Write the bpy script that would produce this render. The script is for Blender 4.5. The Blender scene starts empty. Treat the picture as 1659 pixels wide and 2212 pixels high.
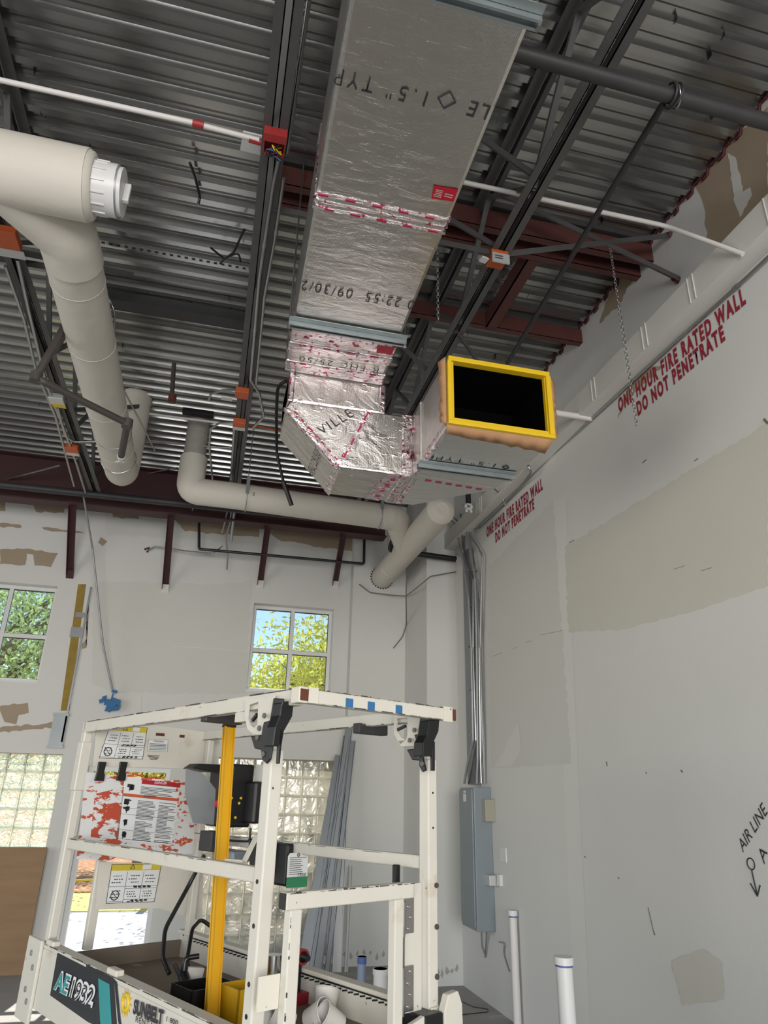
import bpy, bmesh, math, random
from mathutils import Vector, Matrix
random.seed(7)
PI = math.pi
SC = bpy.context.scene
COL = SC.collection
# ------------------------------------------------------------------ camera
FPX = 1494.3
PITCH, YAW, ROLL = 0.39140157, 0.23332155, 0.02273302
CAM = Vector((0, 0, 1.7))
cy_, sy_, cp_, sp_ = math.cos(YAW), math.sin(YAW), math.cos(PITCH), math.sin(PITCH)
CF = Vector((sy_*cp_, cy_*cp_, sp_))
r0_ = Vector((cy_, -sy_, 0)); u0_ = r0_.cross(CF)
CR = math.cos(ROLL)*r0_ + math.sin(ROLL)*u0_
CU = -math.sin(ROLL)*r0_ + math.cos(ROLL)*u0_
cd = bpy.data.cameras.new('camera'); cam = bpy.data.objects.new('camera', cd); COL.objects.link(cam)
cd.sensor_fit = 'VERTICAL'; cd.sensor_height = 24.0; cd.lens = FPX*24.0/2212
cd.clip_start = 0.05; cd.clip_end = 200
cam.matrix_world = Matrix(((CR.x, CU.x, -CF.x, CAM.x), (CR.y, CU.y, -CF.y, CAM.y), (CR.z, CU.z, -CF.z, CAM.z), (0, 0, 0, 1)))
SC.camera = cam
SC.view_settings.view_transform = 'Standard'
SC.view_settings.look = 'None'
SC.view_settings.gamma = 1
SC.view_settings.use_curve_mapping = False
SC.view_settings.exposure = 0.77
# ------------------------------------------------------------------ light
W = bpy.data.worlds.new('sky'); SC.world = W; W.use_nodes = True
nt = W.node_tree; bg = nt.nodes['Background']
sky = nt.nodes.new('ShaderNodeTexSky'); sky.sky_type = 'NISHITA'; sky.sun_disc = False
sky.sun_elevation = math.radians(52); sky.sun_rotation = math.radians(200); sky.air_density = 1.2; sky.dust_density = 0.3; sky.ozone_density = 2.5
nt.links.new(sky.outputs[0], bg.inputs[0]); bg.inputs[1].default_value = 0.13
def lamp(name, kind, loc, look, power, col=(1, 1, 1), **kw):
    l = bpy.data.lights.new(name, kind); o = bpy.data.objects.new(name, l); COL.objects.link(o)
    l.energy = power; l.color = col
    for k, v in kw.items(): setattr(l, k, v)
    o.location = loc
    d = Vector(look) - Vector(loc); o.rotation_euler = d.to_track_quat('-Z', 'Y').to_euler()
    return o
lamp('sun', 'SUN', (0.96, 18, 11), (0, 10, 3), 5.0, (1, .95, .86), angle=.01)
# daylight from the bay door behind the camera, plus an added lamp at left
lamp('bay_daylight', 'AREA', (-.6, -5.9, 2.0), (.2, 4, 2.3), 420, (1, .99, .98), shape='RECTANGLE', size=6.0, size_y=3.4)
lamp('added_side_light', 'AREA', (-7.6, 2.5, 2.1), (2, 3.2, 2.2), 105, (1, .985, .97), shape='RECTANGLE', size=6.0, size_y=3.6)

def P(px, py, ax, val):
    """point where the sight line of a photo pixel meets the plane axis=val"""
    d = CF + (px-829.5)/FPX*CR - (py-1106)/FPX*CU
    return CAM + d*((val-CAM[ax])/d[ax])
# ------------------------------------------------------------------ materials
def lin(h):
    h = h.lstrip('#'); c = [int(h[i:i+2], 16)/255 for i in (0, 2, 4)]
    return tuple(x/12.92 if x <= .04045 else ((x+.055)/1.055)**2.4 for x in c)
def pm(name, col, rough=.55, metal=0., var=.10, scale=3., bump=0., bscale=60., spots=None, spec=.5, stretch=None, aniso=None):
    m = bpy.data.materials.new(name); m.use_nodes = True; n = m.node_tree.nodes; L = m.node_tree.links
    b = n['Principled BSDF']; c = lin(col) if isinstance(col, str) else col
    b.inputs['Roughness'].default_value = rough; b.inputs['Metallic'].default_value = metal
    b.inputs['Specular IOR Level'].default_value = spec
    tc = n.new('ShaderNodeTexCoord'); mp = n.new('ShaderNodeMapping'); L.new(tc.outputs['Object'], mp.inputs[0])
    if stretch: mp.inputs['Scale'].default_value = stretch
    nz = n.new('ShaderNodeTexNoise'); nz.inputs['Scale'].default_value = scale; nz.inputs['Detail'].default_value = 5
    L.new(mp.outputs[0], nz.inputs[0])
    mx = n.new('ShaderNodeMix'); mx.data_type = 'RGBA'
    mx.inputs[6].default_value = tuple(x*(1-var) for x in c)+(1,); mx.inputs[7].default_value = tuple(min(1, x*(1+var)) for x in c)+(1,)
    L.new(nz.outputs[0], mx.inputs[0]); out = mx.outputs[2]
    for s in (spots or []):
        sc, th, scol, wid = s
        n2 = n.new('ShaderNodeTexNoise'); n2.inputs['Scale'].default_value = sc; n2.inputs['Detail'].default_value = 6; n2.inputs['Roughness'].default_value = .6
        L.new(mp.outputs[0], n2.inputs[0])
        rp = n.new('ShaderNodeMapRange'); rp.inputs[1].default_value = th; rp.inputs[2].default_value = th+wid
        L.new(n2.outputs[0], rp.inputs[0])
        m2 = n.new('ShaderNodeMix'); m2.data_type = 'RGBA'; L.new(rp.outputs[0], m2.inputs[0]); L.new(out, m2.inputs[6])
        m2.inputs[7].default_value = lin(scol)+(1,); out = m2.outputs[2]
    L.new(out, b.inputs['Base Color'])
    if bump:
        n3 = n.new('ShaderNodeTexNoise'); n3.inputs['Scale'].default_value = bscale; n3.inputs['Detail'].default_value = 4
        L.new(mp.outputs[0], n3.inputs[0])
        bp = n.new('ShaderNodeBump'); bp.inputs['Strength'].default_value = bump; bp.inputs['Distance'].default_value = .01
        L.new(n3.outputs[0], bp.inputs['Height']); L.new(bp.outputs[0], b.inputs['Normal'])
    return m
M = {}
RUST = [(9, .66, '#5a3420', .03)]
M['wall'] = pm('painted_drywall', '#cccbc7', .85, var=.03, scale=1.2, bump=.08, bscale=90, spots=[(7, .76, '#97948a', .04)])
M['wall_grey'] = pm('primer_and_shade_grey', '#c6c5bf', .85, var=.03, scale=2)
M['wall_beige'] = pm('skim_coat', '#c2bfb5', .85, var=.03, scale=2)
M['bare'] = pm('bare_gypsum_paper', '#9b8b76', .9, var=.08, scale=6)
M['wall_taped'] = pm('sanded_joint', '#d0cfca', .85, var=.02, scale=2)
M['mud'] = pm('joint_compound', '#cdcbc5', .9, var=.03, scale=5)
M['soffit'] = pm('white_wrap', '#cfcdc6', .6, var=.03, scale=3)
M['conc'] = pm('concrete_floor', '#9c9995', .8, var=.22, scale=2.5, bump=.15, bscale=20, spots=[(3, .6, '#b9b7b3', .1)])
M['deck'] = pm('galvanized_deck', '#a6a6a4', .22, .90, var=.10, scale=4, bump=.02, bscale=30)
M['joist'] = pm('grey_primed_steel', '#5b5a59', .5, .35, var=.18, scale=8, spots=[(22, .72, '#8d8b88', .04)])
M['dark'] = pm('dark_steel', '#3b3a3b', .5, .3, var=.2, scale=8)
M['red'] = pm('red_oxide_steel', '#57302b', .6, .0, var=.15, scale=5, spots=[(14, .74, '#b0a29c', .02)])
M['girder'] = pm('dark_red_steel', '#3f2021', .55, .0, var=.15, scale=5)
M['caulk'] = pm('red_fire_caulk', '#541a1b', .5, 0, var=.2, scale=14, bump=.3, bscale=60)
M['emt'] = pm('galvanized_conduit', '#a3a5a5', .28, .95, var=.1, scale=12)
M['emt_grey'] = pm('grey_conduit', '#97989a', .45, .5, var=.1, scale=12)
M['white_pipe'] = pm('white_painted_pipe', '#d3cfca', .45, 0, var=.03)
M['pvc'] = pm('white_pvc', '#d6d5d3', .35, 0, var=.04, scale=8, spots=[(12, .75, '#8b8f9e', .05)])
M['insul'] = pm('cream_pipe_jacket', '#c9c3b8', .62, 0, var=.05, scale=3, bump=.7, bscale=6, spots=[(4, .70, '#b5a993', .15)])
M['insul_dirty'] = pm('bare_pipe', '#a09c93', .6, 0, var=.15, scale=6, stretch=(1, 1, 8))
M['black_pipe'] = pm('black_iron', '#252527', .4, .2, var=.2, scale=9)
M['brown_pipe'] = pm('weathered_iron', '#4b4542', .55, .2, var=.2, scale=12)
M['black'] = pm('black_plastic', '#0e0e10', .4, 0, var=.2)
M['void'] = pm('duct_mouth_black', '#050505', .95, 0, var=0, spec=.05)
M['orange'] = pm('orange_box', '#b9552a', .5, 0, var=.1, scale=10)
M['boxred'] = pm('red_box', '#9c2d2c', .5, 0, var=.1, scale=10)
M['cover'] = pm('steel_cover', '#c3c3c0', .4, .4, var=.08, scale=10, spots=[(60, .68, '#4a4a4c', .03)])
M['strut'] = pm('galvanized_strut', '#a3abac', .35, .8, var=.1, scale=9)
M['yellow'] = pm('yellow_tape', '#d9b41f', .4, 0, var=.06, scale=6, bump=.1, bscale=30)
M['paper'] = pm('kraft_paper', '#a9805c', .8, 0, var=.15, scale=9, bump=.5, bscale=12)
M['redlabel'] = pm('red_label', '#b3132c', .45, 0, var=.03)
M['redmark'] = pm('red_print', '#b32a4e', .4, .3, var=.15, scale=30)
M['ink'] = pm('black_ink', '#2c2c30', .7, 0, var=.1, scale=30)
M['stencil'] = pm('stencil_red_paint', '#8f1d31', .75, 0, var=.12, scale=25, spots=[(60, .66, '#c9a5a3', .03)])
M['panelgrey'] = pm('grey_enamel', '#828a8f', .4, .1, var=.06, scale=2)
M['beige'] = pm('beige_enamel', '#9b9788', .45, 0, var=.06)
M['whiteplate'] = pm('white_plastic', '#d2d2d0', .4, 0, var=.02)
M['lift'] = pm('chipped_white_enamel', '#cbc6ba', .42, 0, var=.07, scale=5, spots=[(26, .70, '#3a2a22', .015), (5, .60, '#b3a188', .16)])
M['liftrust'] = pm('rusty_white_enamel', '#cfc9bb', .5, 0, var=.1, scale=5, spots=[(30, .70, '#4a2a1e', .02), (4, .62, '#a7967c', .2)])
M['rust'] = pm('rust', '#5b2f1f', .8, 0, var=.3, scale=20)
M['liftfloor'] = pm('dirty_platform', '#75695b', .8, .0, var=.25, scale=5, bump=.3, bscale=25, spots=[(6, .6, '#a59b8b', .1)])
M['levely'] = pm('yellow_aluminium', '#dca414', .4, .0, var=.05)
M['bluetape'] = pm('blue_tape', '#2f6494', .7, 0, var=.08)
M['plate'] = pm('brushed_metal_shield', '#9fa3a5', .35, .6, var=.25, scale=3)
M['stainless'] = pm('stainless_hinge', '#a39d97', .3, .9, var=.1)
M['hingebar'] = pm('hinge_bar', '#6b6965', .5, .5)
M['sticker'] = pm('white_sticker', '#d8d8d6', .5, 0, var=.02)
M['stickyel'] = pm('yellow_sticker', '#c8b22c', .5, 0, var=.04)
M['dangerred'] = pm('danger_red', '#a51c2b', .5, 0, var=.03)
M['warnorange'] = pm('warning_orange', '#c4532b', .5, 0, var=.05)
M['scraped'] = pm('scraped_orange_white', '#d0cfcd', .5, 0, var=.03, spots=[(11, .56, '#b34a2c', .02)], stretch=(1, 1, 2.2))
M['scraped2'] = pm('heavily_orange', '#d0cfcd', .5, 0, var=.03, spots=[(14, .46, '#b0442a', .02)], stretch=(1, 1, 2.2))
M['decalblack'] = pm('decal_black', '#1f2329', .35, 0, var=.05)
M['teal'] = pm('decal_teal', '#2f8f90', .35, 0, var=.05)
M['decalyellow'] = pm('decal_yellow', '#d2b02a', .4, 0, var=.05)
M['ply'] = pm('plywood', '#8c7052', .75, 0, var=.25, scale=2.2, stretch=(1, 1, 7), bump=.1, bscale=20, spots=[(5, .7, '#5d4632', .08)])
M['stud'] = pm('galvanized_stud', '#83878a', .4, .55, var=.15, scale=3)
M['winframe'] = pm('window_frame', '#d0d0cf', .4, .0, var=.03)
M['insulyel'] = pm('mineral_wool', '#8f7838', .95, 0, var=.3, scale=14, bump=.5, bscale=40)
M['green'] = pm('green_tag', '#2e7a52', .5, 0, var=.04)
M['bucketyel'] = pm('yellow_plastic', '#c99a12', .4, 0, var=.05)
M['drillred'] = pm('red_plastic', '#8c1c25', .4, 0, var=.05)
M['chrome'] = pm('foil_tape', '#c2c4c6', .15, 1, var=.05)
M['cup'] = pm('crumpled_white', '#cfc9c2', .6, 0, var=.05, bump=.3, bscale=15)
M['blue'] = pm('blue_cap', '#4d64a0', .5, 0)
M['bluewhite'] = pm('translucent_blue_pipe', '#8993ab', .5, 0)
M['leaf'] = pm('leaf', '#cbcb62', .6, 0, var=.45, scale=1.5)
M['leaf2'] = pm('leaf_dark', '#a9bf84', .6, 0, var=.4, scale=1.5)
M['bark'] = pm('bark', '#7a6a58', .9, 0, var=.25, scale=6, bump=.4, bscale=20)
M['mulch'] = pm('pine_straw', '#9a6a4a', .95, 0, var=.5, scale=12, bump=.6, bscale=30, spots=[(9, .55, '#c9b56a', .08)])
M['grass'] = pm('dry_lawn', '#b9b46c', .95, 0, var=.35, scale=9, bump=.4, bscale=30)
M['walk'] = pm('sidewalk', '#a9abb2', .9, 0, var=.12, scale=3)
M['stucco'] = pm('exterior_stucco', '#b0a78f', .9, 0, var=.06, scale=5)
M['tan'] = pm('tan_cord', '#6d6a66', .6, 0)
M['ropeyel'] = pm('yellow_rope', '#b9a22c', .7, 0)
def leafmat(m, t):
    n = m.node_tree.nodes; L = m.node_tree.links; b = n['Principled BSDF']
    tr = n.new('ShaderNodeBsdfTranslucent'); ms = n.new('ShaderNodeMixShader'); ms.inputs[0].default_value = t
    src = b.inputs['Base Color'].links[0].from_socket; L.new(src, tr.inputs[0])
    L.new(b.outputs[0], ms.inputs[1]); L.new(tr.outputs[0], ms.inputs[2]); L.new(ms.outputs[0], n['Material Output'].inputs[0])
leafmat(M['leaf'], .5); leafmat(M['leaf2'], .5)
def foil(name, col, wr, rough=.28, warm=None):
    """foil-scrim-kraft facing: fine woven scrim plus wrinkles"""
    m = bpy.data.materials.new(name); m.use_nodes = True; n = m.node_tree.nodes; L = m.node_tree.links
    b = n['Principled BSDF']; b.inputs['Base Color'].default_value = lin(col)+(1,); b.inputs['Metallic'].default_value = 1; b.inputs['Roughness'].default_value = rough
    tc = n.new('ShaderNodeTexCoord')
    hs = []
    for d in ('X', 'Y', 'Z'):
        w = n.new('ShaderNodeTexWave'); w.bands_direction = d; w.inputs['Scale'].default_value = 48; w.inputs['Distortion'].default_value = .6; w.inputs['Detail Scale'].default_value = 1
        L.new(tc.outputs['Object'], w.inputs[0]); hs.append(w)
    a = n.new('ShaderNodeMath'); a.operation = 'ADD'; L.new(hs[0].outputs['Fac'], a.inputs[0]); L.new(hs[1].outputs['Fac'], a.inputs[1])
    a2 = n.new('ShaderNodeMath'); a2.operation = 'ADD'; L.new(a.outputs[0], a2.inputs[0]); L.new(hs[2].outputs['Fac'], a2.inputs[1])
    nz = n.new('ShaderNodeTexNoise'); nz.inputs['Scale'].default_value = 5; nz.inputs['Detail'].default_value = 7; nz.inputs['Roughness'].default_value = .55; nz.inputs['Distortion'].default_value = .8
    mp = n.new('ShaderNodeMapping'); mp.inputs['Scale'].default_value = (1, 3.2, 1); L.new(tc.outputs['Object'], mp.inputs[0]); L.new(mp.outputs[0], nz.inputs[0])
    b1 = n.new('ShaderNodeBump'); b1.inputs['Strength'].default_value = wr; b1.inputs['Distance'].default_value = .03; L.new(nz.outputs[0], b1.inputs['Height'])
    n2 = n.new('ShaderNodeTexNoise'); n2.inputs['Scale'].default_value = 11; n2.inputs['Detail'].default_value = 3; m2 = n.new('ShaderNodeMapping'); m2.inputs['Scale'].default_value = (1, 9, 3); m2.inputs['Rotation'].default_value = (0, 0, .05); L.new(tc.outputs['Object'], m2.inputs[0]); L.new(m2.outputs[0], n2.inputs[0])
    sp = n.new('ShaderNodeMapRange'); sp.inputs[1].default_value = .62; sp.inputs[2].default_value = .68; L.new(n2.outputs[0], sp.inputs[0])
    b3 = n.new('ShaderNodeBump'); b3.inputs['Strength'].default_value = wr*.8; b3.inputs['Distance'].default_value = .006; L.new(sp.outputs[0], b3.inputs['Height']); L.new(b1.outputs[0], b3.inputs['Normal']); b1 = b3
    b2 = n.new('ShaderNodeBump'); b2.inputs['Strength'].default_value = .12; b2.inputs['Distance'].default_value = .004; L.new(a2.outputs[0], b2.inputs['Height']); L.new(b1.outputs[0], b2.inputs['Normal'])
    L.new(b2.outputs[0], b.inputs['Normal'])
    return m
M['foil'] = foil('foil_duct_wrap', '#cfccc8', .22, .30)
M['foil2'] = foil('foil_duct_wrap_bright', '#cfcac6', .55, .30)
M['foiltape'] = foil('foil_tape_printed', '#d2c9c9', 1.0, .22)
def tapeprint(m):
    n = m.node_tree.nodes; L = m.node_tree.links; b = n['Principled BSDF']; tc = n.new('ShaderNodeTexCoord')
    br = n.new('ShaderNodeTexNoise'); br.inputs['Scale'].default_value = 38; br.inputs['Detail'].default_value = 1
    L.new(tc.outputs['Object'], br.inputs[0]); mr = n.new('ShaderNodeMapRange'); mr.inputs[1].default_value = .62; mr.inputs[2].default_value = .64; L.new(br.outputs[0], mr.inputs[0])
    mx = n.new('ShaderNodeMix'); mx.data_type = 'RGBA'; mx.inputs[6].default_value = lin('#d6cccd')+(1,); mx.inputs[7].default_value = lin('#b04060')+(1,)
    L.new(mr.outputs[0], mx.inputs[0]); L.new(mx.outputs[2], b.inputs['Base Color'])
tapeprint(M['foiltape'])
def glassmat(name, tint, gl):
    m = bpy.data.materials.new(name); m.use_nodes = True; n = m.node_tree.nodes; L = m.node_tree.links; n.remove(n['Principled BSDF'])
    t = n.new('ShaderNodeBsdfTransparent'); t.inputs[0].default_value = tint+(1,); g = n.new('ShaderNodeBsdfGlossy'); g.inputs['Roughness'].default_value = .02
    f = n.new('ShaderNodeMixShader'); f.inputs[0].default_value = gl; L.new(t.outputs[0], f.inputs[1]); L.new(g.outputs[0], f.inputs[2]); L.new(f.outputs[0], n['Material Output'].inputs[0])
    return m
M['pane'] = glassmat('window_glass', (.93, .96, .95), .05)
def blockmat(name, tint, frost, bscale, bst):
    m = bpy.data.materials.new(name); m.use_nodes = True; n = m.node_tree.nodes; L = m.node_tree.links; n.remove(n['Principled BSDF'])
    rf = n.new('ShaderNodeBsdfRefraction'); rf.inputs[0].default_value = tint+(1,); rf.inputs['IOR'].default_value = 1.25; rf.inputs['Roughness'].default_value = frost
    tl = n.new('ShaderNodeBsdfTranslucent'); tl.inputs[0].default_value = tint+(1,); df = n.new('ShaderNodeBsdfGlossy'); df.inputs['Roughness'].default_value = .12
    tc = n.new('ShaderNodeTexCoord'); nz = n.new('ShaderNodeTexNoise'); nz.inputs['Scale'].default_value = bscale; nz.inputs['Distortion'].default_value = 1.5; nz.inputs['Detail'].default_value = 2
    L.new(tc.outputs['Object'], nz.inputs[0]); bp = n.new('ShaderNodeBump'); bp.inputs['Strength'].default_value = bst; bp.inputs['Distance'].default_value = .03
    L.new(nz.outputs[0], bp.inputs['Height']); L.new(bp.outputs[0], rf.inputs['Normal']); L.new(bp.outputs[0], df.inputs['Normal'])
    a = n.new('ShaderNodeMixShader'); a.inputs[0].default_value = .35 if frost > .1 else .12; L.new(rf.outputs[0], a.inputs[1]); L.new(tl.outputs[0], a.inputs[2])
    c = n.new('ShaderNodeMixShader'); c.inputs[0].default_value = .12; L.new(a.outputs[0], c.inputs[1]); L.new(df.outputs[0], c.inputs[2]); L.new(c.outputs[0], n['Material Output'].inputs[0])
    return m
M['block_clear'] = blockmat('wavy_glass_block', (.97, 1, .95), .0, 11, 1.0)
M['block_frost_shaded'] = blockmat('frosted_shaded_block', (.74, .72, .66), .25, 7, .35)  # dull tint stands for the shaded wall outside
M['mortar'] = pm('white_mortar', '#dcdccf', .7, 0, var=.05)
leafmat(M['mortar'], .6)
# ------------------------------------------------------------------ mesh builder
def V3(p): return Vector(p)
class MB:
    def __init__(s): s.v = []; s.f = []; s.m = []; s.sm = []
    def add(s, vs, fs, mi=0, smooth=False):
        o = len(s.v); s.v += [Vector(v) for v in vs]
        for f in fs: s.f.append([i+o for i in f]); s.m.append(mi); s.sm.append(smooth)
        return s
    def hexa(s, p, mi=0):
        return s.add(p, [(0, 3, 2, 1), (4, 5, 6, 7), (0, 1, 5, 4), (1, 2, 6, 5), (2, 3, 7, 6), (3, 0, 4, 7)], mi)
    def box(s, x0, x1, y0, y1, z0, z1, mi=0):
        return s.hexa([(x0, y0, z0), (x1, y0, z0), (x1, y1, z0), (x0, y1, z0), (x0, y0, z1), (x1, y0, z1), (x1, y1, z1), (x0, y1, z1)], mi)
    def obox(s, o, a, b, c, mi=0):
        o, a, b, c = map(Vector, (o, a, b, c))
        if a.cross(b).dot(c) < 0: a, b = b, a
        return s.hexa([o, o+a, o+a+b, o+b, o+c, o+a+c, o+a+b+c, o+b+c], mi)
    def beam(s, p, q, w, h, up=(0, 0, 1), mi=0):
        p, q = Vector(p), Vector(q); d = (q-p).normalized(); side = d.cross(Vector(up)).normalized(); u = side.cross(d).normalized()
        return s.obox(p-side*w/2-u*h/2, side*w, u*h, q-p, mi)
    def tube(s, pts, r, n=10, mi=0, caps=True, fil=0):
        pts = [Vector(p) for p in pts]
        if fil: pts = fillet(pts, fil)
        if isinstance(r, (list, tuple)):
            nn = len(pts); rs = [r[min(len(r)-1, int(i*(len(r)-1)/max(1, nn-1)+.5))] if len(r) != nn else r[i] for i in range(nn)]
        else: rs = [r]*len(pts)
        d0 = (pts[1]-pts[0]).normalized(); a = d0.orthogonal().normalized(); rings = []
        for i, p in enumerate(pts):
            if i == 0: t = d0
            elif i == len(pts)-1: t = (pts[i]-pts[i-1]).normalized()
            else: t = ((pts[i+1]-p).normalized()+(p-pts[i-1]).normalized()).normalized()
            a = (a-t*a.dot(t)).normalized(); b = t.cross(a)
            rings.append([p+(a*math.cos(2*PI*k/n)+b*math.sin(2*PI*k/n))*rs[i] for k in range(n)])
        fs = []; m = len(pts)
        for i in range(m-1):
            for k in range(n):
                k2 = (k+1) % n; fs.append((i*n+k, i*n+k2, (i+1)*n+k2, (i+1)*n+k))
        s.add([v for g in rings for v in g], fs, mi, True)
        if caps:
            s.add(rings[0], [tuple(range(n))[::-1]], mi); s.add(rings[-1], [tuple(range(n))], mi)
        return s
    def prism(s, poly, o, a, b, c, mi=0):
        """2-D polygon in the (a,b) directions from o, pushed along c"""
        o, a, b, c = map(Vector, (o, a, b, c)); n = len(poly)
        base = [o+a*p[0]+b*p[1] for p in poly]; top = [p+c for p in base]
        ar = sum(poly[i][0]*poly[(i+1) % n][1]-poly[(i+1) % n][0]*poly[i][1] for i in range(n))
        idx = list(range(n)); fl = (a.cross(b).dot(c) > 0) == (ar > 0)
        f0 = tuple(idx[::-1]) if fl else tuple(idx); f1 = tuple(i+n for i in (idx if fl else idx[::-1]))
        fs = [f0, f1]
        for i in range(n):
            j = (i+1) % n; fs.append((i, j, j+n, i+n) if fl else (j, i, i+n, j+n))
        return s.add(base+top, fs, mi)
    def disc(s, p, nrm, r, th, n=12, mi=0):
        nrm = Vector(nrm).normalized(); return s.tube([Vector(p), Vector(p)+nrm*th], r, n, mi)
    def torus(s, c, nrm, R, r, N=24, n=8, mi=0, a0=0, a1=2*PI):
        nrm = Vector(nrm).normalized(); a = nrm.orthogonal().normalized(); b = nrm.cross(a); c = Vector(c)
        return s.tube([c+(a*math.cos(a0+(a1-a0)*i/N)+b*math.sin(a0+(a1-a0)*i/N))*R for i in range(N+1)], r, n, mi, False)
def fillet(pts, rad, k=6):
    out = [pts[0]]
    for i in range(1, len(pts)-1):
        p = pts[i]; a = pts[i-1]-p; b = pts[i+1]-p; la, lb = a.length, b.length
        if la < 1e-6 or lb < 1e-6: continue
        a.normalize(); b.normalize(); ang = a.angle(b)
        if ang > PI-.05: out.append(p); continue
        t = min(rad/math.tan(ang/2), la*.48, lb*.48); p0 = p+a*t; p1 = p+b*t
        for j in range(k+1):
            u = j/k; out.append(p0*(1-u)**2+p*2*u*(1-u)+p1*u*u)
    out.append(pts[-1]); return out
WLOC = {}
def mk(name, mb, mats, parent=None, label=None, cat=None, group=None, kind=None, bevel=0, rot=None):
    if not isinstance(mats, (list, tuple)): mats = [mats]
    vs = mb.v
    if parent is None:
        x = [v.x for v in vs]; y = [v.y for v in vs]; z = [v.z for v in vs]
        org = Vector(((min(x)+max(x))/2, (min(y)+max(y))/2, min(z)))
    else: org = WLOC[parent.name]
    me = bpy.data.meshes.new(name); me.from_pydata([v-org for v in vs], [], mb.f)
    for m in mats: me.materials.append(M[m] if isinstance(m, str) else m)
    me.polygons.foreach_set('material_index', mb.m); me.polygons.foreach_set('use_smooth', mb.sm); me.update()
    o = bpy.data.objects.new(name, me); COL.objects.link(o)
    if parent is None: o.location = org; WLOC[o.name] = org
    else: o.parent = parent; WLOC[o.name] = org
    if bevel:
        bv = o.modifiers.new('bevel', 'BEVEL'); bv.width = bevel; bv.segments = 2; bv.limit_method = 'ANGLE'; bv.angle_limit = .7
    tagit(o, label, cat, group, kind); return o
def tagit(o, label=None, cat=None, group=None, kind=None):
    if label: o['label'] = label
    if cat: o['category'] = cat
    if group: o['group'] = group
    if kind: o['kind'] = kind
def thing(name, label, cat, loc, group=None):
    o = bpy.data.objects.new(name, None); COL.objects.link(o); o.location = loc; o.empty_display_size = .1; WLOC[o.name] = Vector(loc)
    tagit(o, label, cat, group); return o
def one(name, fn, mats, label, cat, group=None, **k):
    mb = MB(); fn(mb); return mk(name, mb, mats, None, label, cat, group, **k)
def text(parent, body, o, right, up, width, height, mat='ink', name='printed_lettering', off=.002, bold=0.0, shear=0., spacing=1.0):
    cu = bpy.data.curves.new('t', 'FONT'); cu.body = body; cu.shear = shear; cu.offset = bold; cu.resolution_u = 3; cu.space_character = spacing; cu.extrude = .0
    ob = bpy.data.objects.new('t', cu); COL.objects.link(ob)
    dg = bpy.context.evaluated_depsgraph_get(); me = bpy.data.meshes.new_from_object(ob.evaluated_get(dg))
    bpy.data.objects.remove(ob)
    xs = [v.co.x for v in me.vertices]; ys = [v.co.y for v in me.vertices]
    if not xs: return
    x0, x1, y0, y1 = min(xs), max(xs), min(ys), max(ys); R = Vector(right).normalized(); Uv = Vector(up).normalized(); N = R.cross(Uv)
    sx = (width or height/(y1-y0)*(x1-x0))/(x1-x0); sy = (height or width/(x1-x0)*(y1-y0))/(y1-y0); org = WLOC[parent.name]
    for v in me.vertices: v.co = Vector(o)+R*(v.co.x-x0)*sx+Uv*(v.co.y-y0)*sy+N*off-org
    me.materials.clear(); me.materials.append(M[mat]); 
    t = bpy.data.objects.new(name, me); COL.objects.link(t); t.parent = parent; WLOC[t.name] = org
    return t
def scribble(parent, o, right, up, w, h, rows, mat, name, off=.002, seed=1):
    """print too small to read in the photo: rows of short strokes"""
    rr = random.Random(seed); o = Vector(o); r_ = Vector(right).normalized(); u_ = Vector(up).normalized(); n_ = r_.cross(u_); m = MB()
    for k in range(rows):
        x = 0
        while x < w*.95:
            l = w*rr.uniform(.03, .09); a = o+r_*x+u_*(h*(k+.15)/rows)+n_*off; m.add([a, a+r_*l, a+r_*l+u_*h/rows*.5, a+u_*h/rows*rr.choice((.5, .6))], [(0, 1, 2, 3)]); x += l+w*rr.uniform(.02, .04)
    return mk(name, m, mat, parent, kind='stuff')
def patch(parent, pix, ax, val, mat, name, off, sign=-1, nojit=False):
    """thin skim / bare area lying on a wall, outline given on the wall plane"""
    rq = random.Random(len(pix)*7+int(pix[0][0])); fine = []
    for i in range(len(pix)):
        (x0, y0), (x1, y1) = pix[i], pix[(i+1) % len(pix)]; k = max(1, int(math.hypot(x1-x0, y1-y0)/9)); w = min(2.6, .4+math.hypot(x1-x0, y1-y0)*.03)*(0 if nojit else 1)
        for j in range(k): fine.append((x0+(x1-x0)*j/k+(rq.uniform(-w, w) if j else 0), y0+(y1-y0)*j/k+(rq.uniform(-w, w) if j else 0)))
    mb = MB(); pts = [P(x, y, ax, val) for x, y in fine]; d = Vector((0, 0, 0)); d[ax] = sign*off
    mb.add([p+d for p in pts], [tuple(range(len(pts)))])
    return mk(name, mb, mat, parent)

# ================================================================== SETTING
RW = 2.738; BW = 8.8; DZ = 5.46
mb = MB(); mb.box(-7, RW+.2, -4, BW+.25, -.15, 0)
floor = mk('floor', mb, 'conc', kind='structure', label='bare grey concrete floor slab with chalky stains', cat='floor')
# corrugated roof deck: down-ribs running left to right
mb = MB(); prof = []; y = -4.0; k = 0
while y < 8.95:
    prof += [(y, DZ), (y+.044, DZ), (y+.056, DZ+.038), (y+.094, DZ+.038), (y+.098, DZ+.029), (y+.102, DZ+.038), (y+.1404, DZ+.038)]; y += .1524
n = len(prof)
vs = [(-7.0, a, b) for a, b in prof]+[(RW, a, b) for a, b in prof]
mb.add(vs, [(i, i+n, i+n+1, i+1) for i in range(n-1)])
mb.box(-7, RW+.2, -4, BW+.25, DZ+.06, DZ+.2)
ceil = mk('ceiling', mb, 'deck', kind='structure', label='galvanized corrugated metal roof deck on steel joists', cat='ceiling')
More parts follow.
